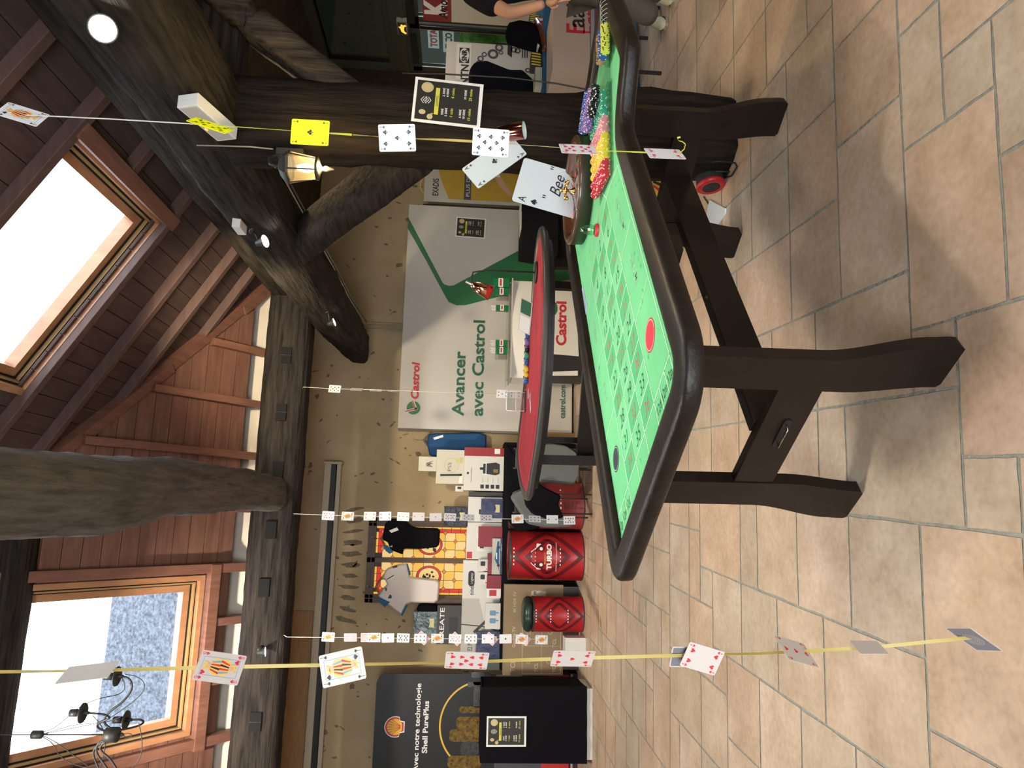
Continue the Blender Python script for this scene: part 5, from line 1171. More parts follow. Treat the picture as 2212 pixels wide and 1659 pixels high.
# --- black covered demo counter with poster
BC = thing('covered_counter', 'tall narrow counter wrapped in plain black cloth with a poster', 'counter', (-2.13, 8.2, 0))
mb = MB(); x0, x1 = -2.51, -1.76
mb.grid(lambda u, v: (x0+(x1-x0)*u+.02*(1-v)*(u-.5), 7.95-.01*(1-v)+.006*sin(u*20)*(1-v), .06+1.12*v), 16, 8, 'black_fabric'); mb.grid(lambda u, v: (x0, 7.95+.5*u, .06+1.12*v), 2, 2, 'black_fabric'); mb.grid(lambda u, v: (x1, 7.95+.5*u, .06+1.12*v+.05*(u*(1-v))), 2, 2, 'black_fabric')
mb.box((x0, 7.95, 1.17), (x1, 8.45, 1.19), 'black_fabric'); mb.build('cover', BC)
mb = MB(); mb.box((x0+.02, 7.97, 0), (x1-.02, 8.43, .07), 'box_white'); mb.box((x0+.02, 7.97, .07), (x1-.02, 8.43, 1.165), 'dark_boards'); mb.build('cabinet', BC)
poster(Fr(onY(1094, 1580, 7.935), (1, 0, 0), (0, 0, 1)), .30, .42, 'black price poster with yellow band on the black covered counter')
# fix of the shell text is in the banner builder
# --- castrol counter
CC = thing('promotion_counter', 'white curved promotion counter with red brand lettering on its lower panel', 'counter', (2.3, 8.5, 0))
YC = 8.3; a = q(1098, 812, YC); b = q(1098, 600, YC); f = wf(0, 0, YC)
mb = MB(); W_ = b[0]-a[0]
def ctop(u, v, D=.5): t = u*2-1; return (a[0]+W_*u, YC+.10*t*t, v)
mb.grid(lambda u, v: ctop(u, .50+.42*v), 24, 2, 'paper_white'); mb.box((a[0], YC+.1, .5), (b[0], YC+.5, .92), 'paper_white'); mb.build('upper_body', CC, bevel=.0)
mb = MB(); mb.box((a[0]-.05, YC-.02, .955), (b[0]+.03, YC+.52, .965), 'acrylic'); mb.box((a[0]-.02, YC, .92), (b[0]+.0, YC+.5, .935), 'rollup_grey')
for x in (a[0]+.04, b[0]-.05):
    for y in (.05, .45): mb.tube([(x, YC+y, .935), (x, YC+y, .956)], .012, 'chrome')
mb.build('glass_top', CC)
mb = MB(); mb.box((a[0]+.02, YC+.02, 0), (b[0]-.02, YC+.48, .5), 'ink_black'); mb.build('lower_body', CC)
mb = MB(); w2 = .006; P = [q(x, y, YC) for x, y in ((1193, 765), (1250, 770), (1243, 618), (1192, 630))]; mb.poly([P[1], P[2], P[3], P[0]], f, w2, 'box_white'); mb.poly([q(x, y, YC) for x, y in ((1193, 812), (1248, 812), (1248, 801), (1193, 803))], f, w2, 'box_white')
A_, B_ = q(1222, 747, YC), q(1224, 652, YC); mb.text('Castrol', A_[0], A_[1], .125, f, 'castrol_red', w2+.002, align='l', width=B_[0]-A_[0], bold=.035); c = q(1190, 700, YC); mb.disc(c[0]+.2, c[1]-.03, .09, .05, f, 'castrol_green', w2+.002) ; mb.build('printed_panel', CC)
mat('bottle_green', (.01, .16, .06), .35)
def pack(x0_, x1_, yl, yr, Y, label, n=1, pens=False):
    a = q(x1_, yl, Y); b = q(x0_, yr, Y); T = MB(); W_ = (b[0]-a[0]); z0_ = .967
    for i in range(n):
        u0, u1 = a[0]+W_*i/n+.003, a[0]+W_*(i+1)/n-.003; h = b[1]-z0_
        T.box((u0, Y, z0_), (u1, Y+.07, z0_+h), 'bottle_green'); T.box((u0-.001, Y-.001, z0_+h*.38), (u1+.001, Y+.02, z0_+h*.68), 'paper_white'); T.box((u0+.01, Y-.002, z0_+h*.47), (u1-.01, Y, z0_+h*.6), 'castrol_red')
    if pens:
        for i in range(6): T.tube([(a[0]+.01+W_*i/6.5, Y+.03, b[1]-.02), (a[0]+.012+W_*i/6.5, Y+.03+.01*(i % 2), b[1]+.05+.01*(i % 3))], .004, 'paper_white', 6)
    return T.build('oil_carton', label=label, cat='carton', group=None)
pack(1066, 1092, 620, 600, 8.36, 'tall green and white oil carton at the end of the glass top'); pack(1070, 1092, 637, 621, 8.40, 'green oil carton beside the copper lamp shade')
pack(1072, 1092, 671, 658, 8.36, 'small green pen box with white pens', pens=True); pack(1071, 1092, 748, 733, 8.36, 'green carton with pens, the right of the pair', pens=True); pack(1071, 1092, 764, 749, 8.36, 'green carton next to the clear leaflet holder', pens=True)
for y, lab in ((770, 'clear leaflet holder at the end of the green cartons'), (642, 'clear leaflet holder beside the copper lamp')):
    p = onY(1080, y, 8.38); mb = MB(); mb.box((p.x-.04, 8.36, .967), (p.x+.03, 8.364, 1.08), 'acrylic'); mb.box((p.x-.04, 8.40, .967), (p.x+.03, 8.404, 1.12), 'acrylic'); mb.box((p.x-.04, 8.36, .967), (p.x+.03, 8.404, .971), 'acrylic'); mb.build('leaflet_holder', label=lab, cat='holder')
# tan panel by the display wall
mb = MB(); a = q(1242, 948, 9.3); mb.box((1.00, 9.18, 0), (1.135, 9.46, .42), 'hanger_wood'); mb.build('wooden_box', label='low tan wooden box against the side of the white display', cat='box')
# ================================================================ RED GAMING TABLE
mat('felt_redtab', (.55, .045, .065), .85, noise=.1, nscale=5); mat('rail_grey', (.055, .052, .05), .4, bump=.08, bscale=40); mat('red_line', (.70, .25, .28), .8); mat('red_print', (.10, .01, .015), .6)
RZ = .95
P2 = [(.15, 5.64), (.34, 5.34), (.53, 5.04), (.77, 4.83), (1.01, 4.71), (1.26, 4.65), (1.52, 4.62), (1.81, 4.67), (2.07, 4.81), (2.2, 4.96), (2.23, 5.12), (2.15, 5.3), (2.04, 5.42),
      (1.81, 5.55), (1.53, 5.78), (1.22, 6.13), (.92, 6.5), (.75, 6.74), (.60, 6.80), (.42, 6.64), (.25, 6.3), (.15, 5.92)]
# keep the plan of the table smooth: resample and relax
def relax(P, it=2):
    for _ in range(it): P = [((a[0]+2*b[0]+c[0])/4, (a[1]+2*b[1]+c[1])/4) for a, b, c in zip(P[-1:]+P[:-1], P, P[1:]+P[:1])]
    return P
def resample(P, n):
    L = [0]; Q = P+P[:1]
    for a, b in zip(Q, Q[1:]): L.append(L[-1]+math.hypot(b[0]-a[0], b[1]-a[1]))
    out = []; k = 0
    for i in range(n):
        t = L[-1]*i/n
        while L[k+1] < t: k += 1
        s = (t-L[k])/max(1e-9, L[k+1]-L[k]); out.append((Q[k][0]+(Q[k+1][0]-Q[k][0])*s, Q[k][1]+(Q[k+1][1]-Q[k][1])*s))
    return out
RO = relax(resample(P2, 72), 1)
ar = sum(RO[i][0]*RO[(i+1) % 72][1]-RO[(i+1) % 72][0]*RO[i][1] for i in range(72))
if ar < 0: RO = RO[::-1]
FW0 = Fr((0, 0, 0), (1, 0, 0), (0, 1, 0))
RTB = thing('card_table', 'half-moon gaming table with red felt and thick grey padded rail', 'gaming table', (1.2, 5.6, 0))
mb = MB(); n = len(RO)
rings = [[FW0(x, y, z) for x, y in inset(RO, d)] for d, z in [(.02, RZ-.03), (.004, RZ-.025), (0, RZ-.01), (.010, RZ+.006), (.03, RZ+.013), (.065, RZ+.010), (.08, RZ-.003)]]
mb.raw([v for r_ in rings for v in r_], [(i*n+j, i*n+(j+1) % n, (i+1)*n+(j+1) % n, (i+1)*n+j) for i in range(6) for j in range(n)], 'rail_grey', True); mb.build('padded_rail', RTB)
mb = MB(); mb.prism(inset(RO, .03), FW0, RZ-.045, RZ-.02, 'ink_black'); mb.prism(inset(RO, .10), FW0, RZ-.08, RZ-.045, 'ink_black'); mb.build('table_top', RTB)
mb = MB(); mb.prism(inset(RO, .075), FW0, RZ-.02, RZ, 'felt_redtab')
cx = sum(p[0] for p in RO)/n; cy = sum(p[1] for p in RO)/n
for d in (.20, .24): mb.line([p for p in inset(RO, d)], .006, FW0, 'red_print', RZ+.0008, True)
for k in range(7):
    t = -2.6+k*.33; p = (cx+.55*cos(t), cy+.42*sin(t)); mb.line([(p[0]-.05, p[1]-.035), (p[0]+.05, p[1]-.035), (p[0]+.05, p[1]+.035), (p[0]-.05, p[1]+.035)], .005, FW0, 'red_print', RZ+.001, True)
mb.text('BLACKJACK PAYS 3 TO 2', 0, 0, .05, Fr((cx, cy, RZ+.001), (.72, -.69, 0), (.69, .72, 0)), 'paper_white', 0) if False else None
mb.build('felt', RTB)
for (x, y, Y, wd) in ((1215, 951, 6.25, .05), (1215, 994, 5.75, .075)):
    p = onY(x, y, Y); mb = MB(); mb.prism([(-wd/2, 0), (wd/2, 0), (wd/2, .86), (-wd/2, .86)], wf(p.x, 0, Y), -.03, .03, 'table_dark'); mb.build('leg', RTB)
p = onY(1215, 951, 6.25); r_ = onY(1215, 994, 5.75)
mb = MB(); mb.hexa([Vector((p.x-.02, p.y, .30)), Vector((p.x+.02, p.y, .30)), Vector((r_.x+.02, r_.y, .30)), Vector((r_.x-.02, r_.y, .30)), Vector((p.x-.02, p.y, .46)), Vector((p.x+.02, p.y, .46)), Vector((r_.x+.02, r_.y, .46)), Vector((r_.x-.02, r_.y, .46))], 'table_dark'); mb.build('cross_board', RTB)
mb = MB(); mb.hexa([Vector((r_.x, 5.9, .38)), Vector((r_.x, 5.95, .38)), Vector((1.9, 5.35, .38)), Vector((1.9, 5.30, .38)), Vector((r_.x, 5.9, .52)), Vector((r_.x, 5.95, .52)), Vector((1.9, 5.35, .52)), Vector((1.9, 5.30, .52))], 'table_dark'); mb.build('stretcher', RTB)
for Y in (5.05, 5.55):
    mb = MB(); mb.box((1.90, Y, 0), (1.96, Y+.07, .86), 'table_dark'); mb.build('leg', RTB)
# things on the red table
mat('copper', (.80, .42, .26), .16, metal=1); mat('copper_dark', (.34, .13, .10), .14, metal=1)
def lamp(T, base, top, elbow, head, shade_ax, R_, L_, pole='ink_black'):
    mb = MB(); mb.lathe([(.0, .0), (.085, 0), (.088, .006), (.084, .013), (0, .015)], base, 'ink_black', 28); mb.build('base', T)
    mb = MB(); pts = [base+Vector((0, 0, .01)), top]+[Vector(b) for b in elbow]+[head]; mb.tube(pts, .0065, pole, 8); mb.build('pole', T)
    mb = MB(); mb.lathe([(.012, -.05), (.013, 0)], head, 'chrome', 14, ax=shade_ax); mb.build('socket', T)
    mb = MB(); mb.lathe([(.008, -.005), (R_*.42, .012), (R_*.62, .03), (R_*.76, L_*.35), (R_, L_), (R_*.98, L_), (R_*.72, L_*.35), (.01, .012)], head, 'copper', 32, ax=shade_ax, lobes=12, lobe=.02); mb.build('lamp_shade', T)
bs = onZ(1159, 606, RZ+.002); Yb = bs.y; top = onY(1034, 582, Yb)
lp = thing('desk_lamp', 'copper-shaded desk lamp with black arched pole on the red table', 'lamp', bs)
b0 = Vector(bs); b0.x = onY(1150, 588, Yb).x
lamp(lp, Vector((b0.x, Yb, RZ+.002)), Vector((b0.x, Yb, top.z-.06)), [Vector((b0.x-.008, Yb, top.z-.03)), onY(1022, 588, Yb), onY(1019, 598, Yb)], onY(1019, 614, Yb), (onY(1052, 632, Yb)-onY(1018, 616, Yb)).normalized(), .060, .165)
mb = MB(); p = onZ(1135, 868, RZ+.002); fr = wf(p.x, p.z, p.y); mb.box((-.085, 0, 0), (.085, .17, .003), 'acrylic', fr)
for a, b, c, d in ((-.085, 0, .085, .006), (-.085, .164, .085, .17), (-.085, 0, -.08, .17), (.08, 0, .085, .17), (-.085, .082, .085, .087)): mb.box((a, b, -.001), (c, d, .004), 'chrome', fr)
mb.box((-.09, 0, -.03), (.09, .008, .04), 'ink_black', fr); mb.build('acrylic_stand', label='small clear acrylic frame standing on the red table', cat='stand')
mb = MB(); p = onZ(1148, 690, RZ+.004); fr = Fr(p, (.72, -.69, 0), (.5, .5, .7)); mb.box((-.15, 0, 0), (.15, .13, .004), 'box_cream', fr); mb.rect(.02, .01, .145, .12, fr, 'castrol_text', .0055); mb.rect(-.145, .01, .0, .12, fr, 'paper_white', .0055); mb.build('brochure', label='folded green and white brochure standing tilted on the red table', cat='brochure')
k = 0
for y0_, m_, nm in ((722, 'chip_blue', 'blue'), (738, 'chip_purple', 'purple'), (752, 'chip_black', 'black'), (766, 'chip_green', 'green'), (780, 'chip_blue', 'pale blue'), (794, 'chip_yellow', 'yellow'), (806, 'chip_yellow', 'bright yellow'), (820, 'chip_navy', 'navy')):
    p = onZ(1139-(y0_-722)*.035, y0_, RZ+.02); mb = MB()
    ax = Vector((.6, .8, 0)); mb.lathe([(0, -.05), (.0195, -.05), (.0195, .05), (0, .05)], p, m_, 16, ax=ax); mb.lathe([(.0197, -.03), (.0197, -.022)], p, 'chip_white', 16, ax=ax); mb.lathe([(.0197, .0), (.0197, .008)], p, 'chip_white', 16, ax=ax)
    mb.build('chip_row', label='%s row of chips in the tray of the red table' % nm, cat='poker chips')
mb = MB(); P_ = [onZ(x, y, RZ+.001) for x, y in ((1142, 716), (1136, 840))]; mb.tube([P_[0], P_[1]], .012, 'chrome', 6, flat=.3); mb.build('chip_tray', label='metal chip tray sunk along the far side of the red table', cat='chip tray')
for x, y, l in ((1145, 860, 'nearer the acrylic frame'), (1146, 880, 'pointing at the rail'), (1141, 850, 'lying by the chip tray')):
    p = onZ(x, y, RZ+.0015); mb = MB(); mb.prism(rrect(.063, .088, .004), Fr(p, (.8, -.6, 0), (.6, .8, 0)).rot(y), 0, .0008, 'card_white'); mb.build('playing_card', label='white playing card on the red felt %s' % l, cat='playing card')
# --- chairs with jackets behind the red table
def chair(loc, rot, label):
    T = thing('side_chair', label, 'chair', loc); o = Vector(loc); c, s = cos(rot), sin(rot); f = Fr(o, (c, s, 0), (-s, c, 0))
    mb = MB(); mb.box((-.13, -.14, .43), (.13, .15, .46), 'ink_black', f); mb.build('seat', T, bevel=.01)
    mb = MB(); mb.box((-.12, .13, .55), (.12, .15, .88), 'ink_black', f); mb.build('backrest', T, bevel=.01)
    for a, b, h in ((-.11, -.12, .43), (.11, -.12, .43), (-.11, .14, .9), (.11, .14, .9)):
        mb = MB(); mb.tube([f(a, b, 0), f(a, b, h)], .009, 'steel_dark'); mb.build('leg', T)
chair((.70, 8.12, 0), 3.0, 'dark chair under the grey jacket nearest the wooden box'); chair((.16, 8.10, 0), 3.3, 'dark chair under the grey and black jacket before the drums')
garment('jacket', [(1160, 962), (1185, 957), (1222, 962), (1245, 978), (1252, 1000), (1250, 1030), (1240, 1047), (1200, 1043), (1160, 1040)], 7.84, 'grey_fabric', 'grey jacket draped over a chair between the table legs', 'jacket', th=.16)
garment('jacket', [(1103, 1075), (1110, 1062), (1128, 1055), (1135, 1075), (1150, 1095), (1175, 1100), (1238, 1118), (1240, 1138), (1180, 1140), (1140, 1132), (1122, 1105)], 7.82, 'grey_fabric', 'grey jacket with open collar hanging on the chair before the drums', 'jacket', th=.12)
garment('jacket', [(1132, 1075), (1146, 1058), (1160, 1040), (1175, 1052), (1212, 1070), (1206, 1090), (1218, 1118), (1190, 1124), (1150, 1110), (1136, 1092)], 7.70, 'black_fabric', 'black jacket slung over the grey one before the drums', 'jacket', th=.10)
garment('cloth', [(1094, 958), (1100, 962), (1120, 962), (1150, 1040), (1180, 1060), (1170, 1140), (1120, 1150), (1092, 1120), (1090, 990)], 8.3, 'black_fabric', 'black cloth hanging behind the jackets', 'cloth', th=.06)
a = q(1127, 535, 7.7); b = q(1127, 428, 7.7); mb = MB(); mb.box((a[0], 7.7, .0), (b[0], 8.15, a[1]), 'black_cloth'); mb.hexa([Vector((a[0]-.06, 7.66, a[1]-.42)), Vector((b[0], 7.66, a[1]-.42)), Vector((b[0], 8.15, a[1]-.42)), Vector((a[0]-.06, 8.15, a[1]-.42)), Vector((a[0], 7.68, a[1]+.004)), Vector((b[0], 7.68, a[1]+.004)), Vector((b[0], 8.15, a[1]+.004)), Vector((a[0], 8.15, a[1]+.004))], 'black_cloth')
mb.build('side_table', label='small side table under a black cloth in front of the green swoosh', cat='table')
for k in range(3): mb = MB(); mb.prism(rrect(.21, .297, .002), Fr((a[0]+.35+k*.1, 7.86, a[1]+.006+k*.003), (1, .1*k, 0), (-.1*k, 1, 0)), 0, .002, 'paper_white'); mb.build('paper_sheet', label='white paper sheet on the black covered side table, %s of the pile' % ('lowest', 'middle', 'topmost')[k], cat='paper')
# ================================================================ LAMPS
mat('iron', (.035, .037, .036), .5, metal=.3); mat('lamp_white', (.75, .75, .72), .4)
emis('lens_glow', (1.0, .97, .9), 14); emis('bulb_hot', (1.0, .95, .86), 90); emis('bulb_warm', (1.0, .74, .30), 9)
def spot_lamp(P, aim, label, base_dir, r=.045, glow='lens_glow', power=4):
    T = thing('spot_lamp', label, 'spot lamp', P); P = Vector(P); a = Vector(aim).normalized(); b = Vector(base_dir)
    mb = MB(); mb.lathe([(0, 0), (.035, 0), (.035, .012), (0, .014)], P+b, 'iron', 18, ax=-b.normalized()); mb.build('base', T)
    mb = MB(); mb.tube([P+b, P+b*.5-a*.02, P-a*.05], .006, 'iron'); mb.build('arm', T)
    mb = MB(); mb.lathe([(.004, -.075), (.02, -.07), (.026, -.04), (r*.9, -.004), (r, .004), (r*.94, .004), (.02, -.03)], P, 'iron', 26, ax=a); mb.build('lamp_head', T)
    mb = MB(); mb.lathe([(r*.93, -.001), (0, .0)], P, glow, 24, ax=a); mb.build('lens', T)
    if power:
        spot('spot_beam', P+a*.012, P+a, power, (1, .88, .68), 115, .5, .02)
spot_lamp(onX(573, 521, 1.86), (.15, -.35, -.92), 'small black spot lamp with bright oval face on the heavy beam near the post', (.09, .03, .10), .05, power=3)
spot_lamp(onX(722, 696, 1.88), (.30, -.15, -.93), 'small black spot lamp lighting a patch of the beam end', (.10, -.05, .06), .045, power=45)
spot_lamp(onY(573, 1408, 7.10), (.12, .08, -.99), 'small black spot lamp on the long mortised beam', (0, .10, .07), .05, power=45)
spot_lamp(onX(222, 62, 1.84), tuple((CAM-onX(222, 62, 1.84)).normalized()), 'dazzling spot lamp aimed at the viewer high on the heavy beam', (.12, .0, .05), .055, 'bulb_hot', power=0)
LPp = onX(222, 62, 1.84)
spot('spot_glare', LPp+(CAM-LPp).normalized()*.03, CAM+Vector((.3, .3, -1.2)), 60, (1, .95, .85), 110, .6, .05)
# lantern
LC = onY(640, 362, 3.36); LT = thing('wall_lantern', 'glowing glass wall lantern on a scrolled iron bracket by the post', 'lantern', LC)
def zz(x): return onY(x, 362, 3.36).z-LC.z
mb = MB(); mb.lathe([(.004, zz(592)), (.012, zz(596)), (.006, zz(600)), (.045, zz(606)), (.075, zz(617)), (.088, zz(624)), (.084, zz(627)), (.080, zz(626))], LC, 'iron', 6, smooth=False)
for k in range(6):
    t = pi*k/3; mb.tube([LC+Vector((.082*cos(t), .082*sin(t), zz(627))), LC+Vector((.058*cos(t), .058*sin(t), zz(686)))], .004, 'iron', 6)
mb.lathe([(.060, zz(684)), (.062, zz(688)), (.03, zz(692)), (.010, zz(697)), (.018, zz(704)), (.012, zz(712)), (.003, zz(722))], LC, 'iron', 12); mb.build('lantern_frame', LT)
mat('lantern_glass', (.9, .62, .25), .2, emit=.5, alpha=.3)
mb = MB(); mb.lathe([(.079, zz(629)), (.056, zz(684))], LC, 'lantern_glass', 6, smooth=False); mb.build('glass', LT)
mb = MB(); mb.lathe([(0, zz(640)), (.012, zz(642)), (.022, zz(655)), (.024, zz(665)), (.015, zz(680)), (0, zz(683))], LC, 'bulb_warm', 18); mb.build('bulb', LT)
mb = MB(); w_ = onY(655, 322, 3.50); mb.tube([LC+Vector((0, 0, zz(595))), LC+Vector((.03, .03, zz(578))), LC+Vector((.08, .06, zz(572))), LC+Vector((.12, .10, zz(585))), LC+Vector((.135, .13, zz(600)))], .007, 'iron'); mb.tube([LC+Vector((.01, .01, zz(600))), LC+Vector((.07, .05, zz(612))), LC+Vector((.10, .09, zz(604)))], .004, 'iron')
mb.box((LC.x+.125, LC.y+.10, LC.z+zz(640)), (LC.x+.16, LC.y+.17, LC.z+zz(580)), 'iron'); mb.build('bracket', LT)
d_ = bpy.data.lights.new('lantern_light', 'POINT'); d_.energy = 34; d_.color = (1, .68, .28); d_.shadow_soft_size = .03; o_ = bpy.data.objects.new('lantern_light', d_); COL.objects.link(o_); o_.location = LC+Vector((-.0, -.03, zz(668)-.06))
# emergency light
E0 = onX(405, 215, 1.90); E1 = onX(492, 290, 1.90); d = (E1-E0); L_ = d.length; d.normalize(); EL = thing('emergency_light', 'white plastic emergency light box with amber glow screwed under the beam', 'emergency light', (E0+E1)/2)
f = Fr(E0, d, Vector((1, 0, 0)).cross(d)*-1); n_ = Vector((-1, 0, 0)); f.n = n_; f.y = n_.cross(d)
mb = MB(); mb.box((0, -.055, -.03), (L_, .055, .035), 'lamp_white', f); mb.rect(.012, -.045, L_-.012, .045, f, 'rollup_grey', .036); mb.rect(-.0005, -.04, .0, .04, f, 'box_dark', .0); mb.build('housing', EL, bevel=.004)
emis('amber', (1.0, .35, .04), 3.0)
mb = MB(); mb.disc(L_*.35, -.03, .008, .008, f, 'amber', .038, 12); mb.disc(L_*.62, -.035, .012, .006, f, 'amber', .038, 12); mb.build('indicator', EL)
# small white junction box and cable run on the beam
mb = MB(); P_ = onX(518, 490, 1.92); mb.box((P_.x-.03, P_.y-.07, P_.z-.025), (P_.x+.05, P_.y+.07, P_.z+.03), 'lamp_white'); mb.build('junction_box', label='small white junction box on the beam beside the roof window', cat='junction box')
mb = MB(); mb.tube([onX(x, y, 1.92) for x, y in ((425, 314), (480, 315), (540, 317), (590, 322))], .004, 'rail_cream', 6); struct(mb, 'trim_5')
# chandelier
CT = 3.55
def ch(x, y, t=CT): return dist(x, y, t)
CHN = thing('chandelier', 'black metal chandelier with curling arms in front of the roof window', 'chandelier', ch(248, 1587))
mb = MB(); mb.tube([ch(-40, 1587), ch(75, 1587)], .003, 'iron', 6); mb.tube([ch(68, 1587), ch(70, 1587), ch(90, 1587), ch(94, 1587)], [.008, .020, .020, .006], 'iron', 16); mb.tube([ch(90, 1587), ch(232, 1587)], .004, 'iron', 8); mb.build('rod', CHN)
mb = MB(); mb.tube([ch(228, 1587), ch(230, 1587), ch(254, 1587), ch(257, 1587)], [.02, .036, .036, .01], 'iron', 24); mb.tube([ch(257, 1587), ch(264, 1587), ch(268, 1587)], [.006, .010, .003], 'iron', 10)
mb.tube([ch(276+9*cos(t), 1588+4*sin(t)) for t in [2*pi*i/14 for i in range(15)]], .0022, 'iron', 5); mb.build('hub', CHN)
def cup(x, y, t=CT, tilt=0):
    mb = MB(); mb.tube([ch(x-24, y, t), ch(x-5, y, t)], .0175, 'iron', 18); mb.lathe([(.0, -.004), (.046, -.010), (.048, -.004), (.0, .010)], ch(x, y, t), 'iron', 28, ax=(0, 0, 1)); mb.tube([ch(x+2, y, t), ch(x+16, y, t)], [.012, .007], 'iron', 14); mb.build('lamp_holder', CHN)
for x, y, t in ((176, 1540, 3.45), (250, 1461, 3.55), (270, 1555, 3.75), (262, 1690, 3.5), (230, 1700, 3.7)): cup(x, y, t)
def arm(pts, r, t0=CT, t1=CT):
    n = len(pts); P = [ch(x, y, t0+(t1-t0)*i/(n-1)) for i, (x, y) in enumerate(pts)]
    for _ in range(2): P = [P[0]]+[v for a, b in zip(P, P[1:]) for v in (a.lerp(b, .25), a.lerp(b, .75))]+[P[-1]]
    mb = MB(); mb.tube(P, r, 'iron', 6); mb.build('arm', CHN)
arm([(235, 1580), (222, 1578), (208, 1570), (214, 1560), (238, 1552), (232, 1545), (215, 1542), (192, 1540)], .0055, CT, 3.45)
arm([(240, 1575), (222, 1560), (232, 1540), (268, 1515), (288, 1485), (280, 1465), (264, 1461)], .0055)
arm([(250, 1578), (272, 1575), (300, 1568), (312, 1560), (305, 1554), (284, 1555)], .0055, CT, 3.75)
arm([(240, 1597), (212, 1602), (206, 1625), (225, 1650), (250, 1690)], .0055); arm([(246, 1597), (222, 1604), (214, 1620), (240, 1640), (262, 1680)], .0055); arm([(236, 1597), (205, 1612), (200, 1635), (230, 1690)], .005)
for pts in ([(92, 1582), (120, 1572), (150, 1545), (176, 1524), (215, 1508), (262, 1500), (272, 1482), (262, 1462)], [(94, 1585), (128, 1575), (160, 1565), (220, 1562), (262, 1535), (302, 1505), (316, 1480), (300, 1462), (270, 1456)],
            [(92, 1592), (115, 1605), (128, 1635), (160, 1652), (200, 1662)], [(94, 1590), (120, 1602), (150, 1625), (190, 1655)], [(94, 1586), (180, 1568), (232, 1560), (262, 1548)], [(300, 1562), (308, 1600), (304, 1640), (280, 1662)], [(200, 1545), (222, 1570), (230, 1610), (215, 1662)], [(280, 1475), (290, 1490), (250, 1530), (228, 1545)]):
    arm(pts, .0022)
# copper lamp on the post
cp_ = onY(1078, 289, 3.40); CL = thing('copper_lamp', 'small copper shade lamp with pale inside on the dark post', 'lamp', cp_)
mb = MB(); L_ = cp_.z-onY(1135, 289, 3.40).z; mb.lathe([(.0, 0), (.036, .0), (.042, .006), (.048, L_)], cp_, 'copper_dark', 30, ax=(.0, -.38, -1)); mb.build('lamp_shade', CL)
mat('shade_inside', (.45, .55, .50), .5, emit=.15)
mb = MB(); mb.lathe([(.046, L_-.001), (.034, .03), (0, .028)], cp_, 'shade_inside', 30, ax=(0, -.38, -1)); mb.build('shade_lining', CL)
mb = MB(); mb.tube([cp_, cp_+Vector((.0, .02, .03)), cp_+Vector((.05, .10, .03))], .006, 'copper'); mb.build('arm', CL)
mb = MB(); mb.tube([onY(x, y, 3.42) for x, y in ((868, 158), (960, 160), (1100, 168), (1200, 180), (1262, 192), (1320, 225))], .0045, 'seal_black', 6); mb.build('cable', label='black cable hanging down the post beside the poster', cat='cable')
# ================================================================ UNDER THE TABLE, FLOOR
quad_card([(1385, 448), (1385, 335), (1466, 340), (1472, 448)], 4.6, 13, 'h', 'giant king of hearts display card standing behind the trestle')
mb = MB(); P_ = [onZ(x, y, .012) for x, y in ((1532, 432), (1520, 490), (1548, 486), (1565, 462), (1566, 450))]; mb.face(P_, 'giant_white'); mb.face([p-Vector((0, 0, .01)) for p in P_][::-1], 'giant_white')
mb.raw(P_+[p-Vector((0, 0, .01)) for p in P_], [(i, (i+1) % 5, 5+(i+1) % 5, 5+i) for i in range(5)], 'giant_white'); mb.build('giant_card', label='giant white card lying on the floor beyond the trestle', cat='giant playing card')
SLc = onZ(1571, 400, 0); SL = thing('stage_light', 'black stage light with red ring lying on the floor by the post', 'stage light', SLc)
ax = Vector((-.95, -.1, -.08)).normalized(); c = SLc+Vector((.06, .05, .085))
mb = MB(); mb.lathe([(0, -.10), (.05, -.10), (.078, -.05), (.082, .03), (.082, .05)], c, 'iron', 28, ax=ax); mb.build('housing', SL)
mb = MB(); mb.lathe([(.083, .035), (.086, .05), (.070, .062), (.052, .058)], c, 'drum_red', 28, ax=ax); mb.build('ring', SL); mb = MB(); mb.lathe([(.053, .056), (.03, .06), (0, .05)], c, 'seal_black', 20, ax=ax); mb.build('lens', SL)
mb = MB(); mb.tube([c+Vector((0, -.09, 0)), c+Vector((0, -.10, -.08)), c+Vector((.0, .09, -.08)), c+Vector((0, .09, 0))], .006, 'iron'); mb.build('yoke', SL)
mb = MB(); P_ = [onZ(x, y, .006) for x, y in ((1520, 425), (1530, 440), (1550, 458), (1562, 468), (1548, 476), (1530, 482))]; mb.tube(P_, .004, 'seal_black', 6); mb.build('cable', label='thin black cable crossing the white card on the floor', cat='cable')
mb = MB(); mb.tube([onY(1537, 350, 3.46), onY(1560, 348, 3.44), onZ(1588, 352, .02), onZ(1592, 360, .008), onZ(1580, 380, .008), onZ(1560, 385, .02)], .005, 'seal_black', 6); mb.build('cable', label='black power cable looping at the foot of the post', cat='cable')
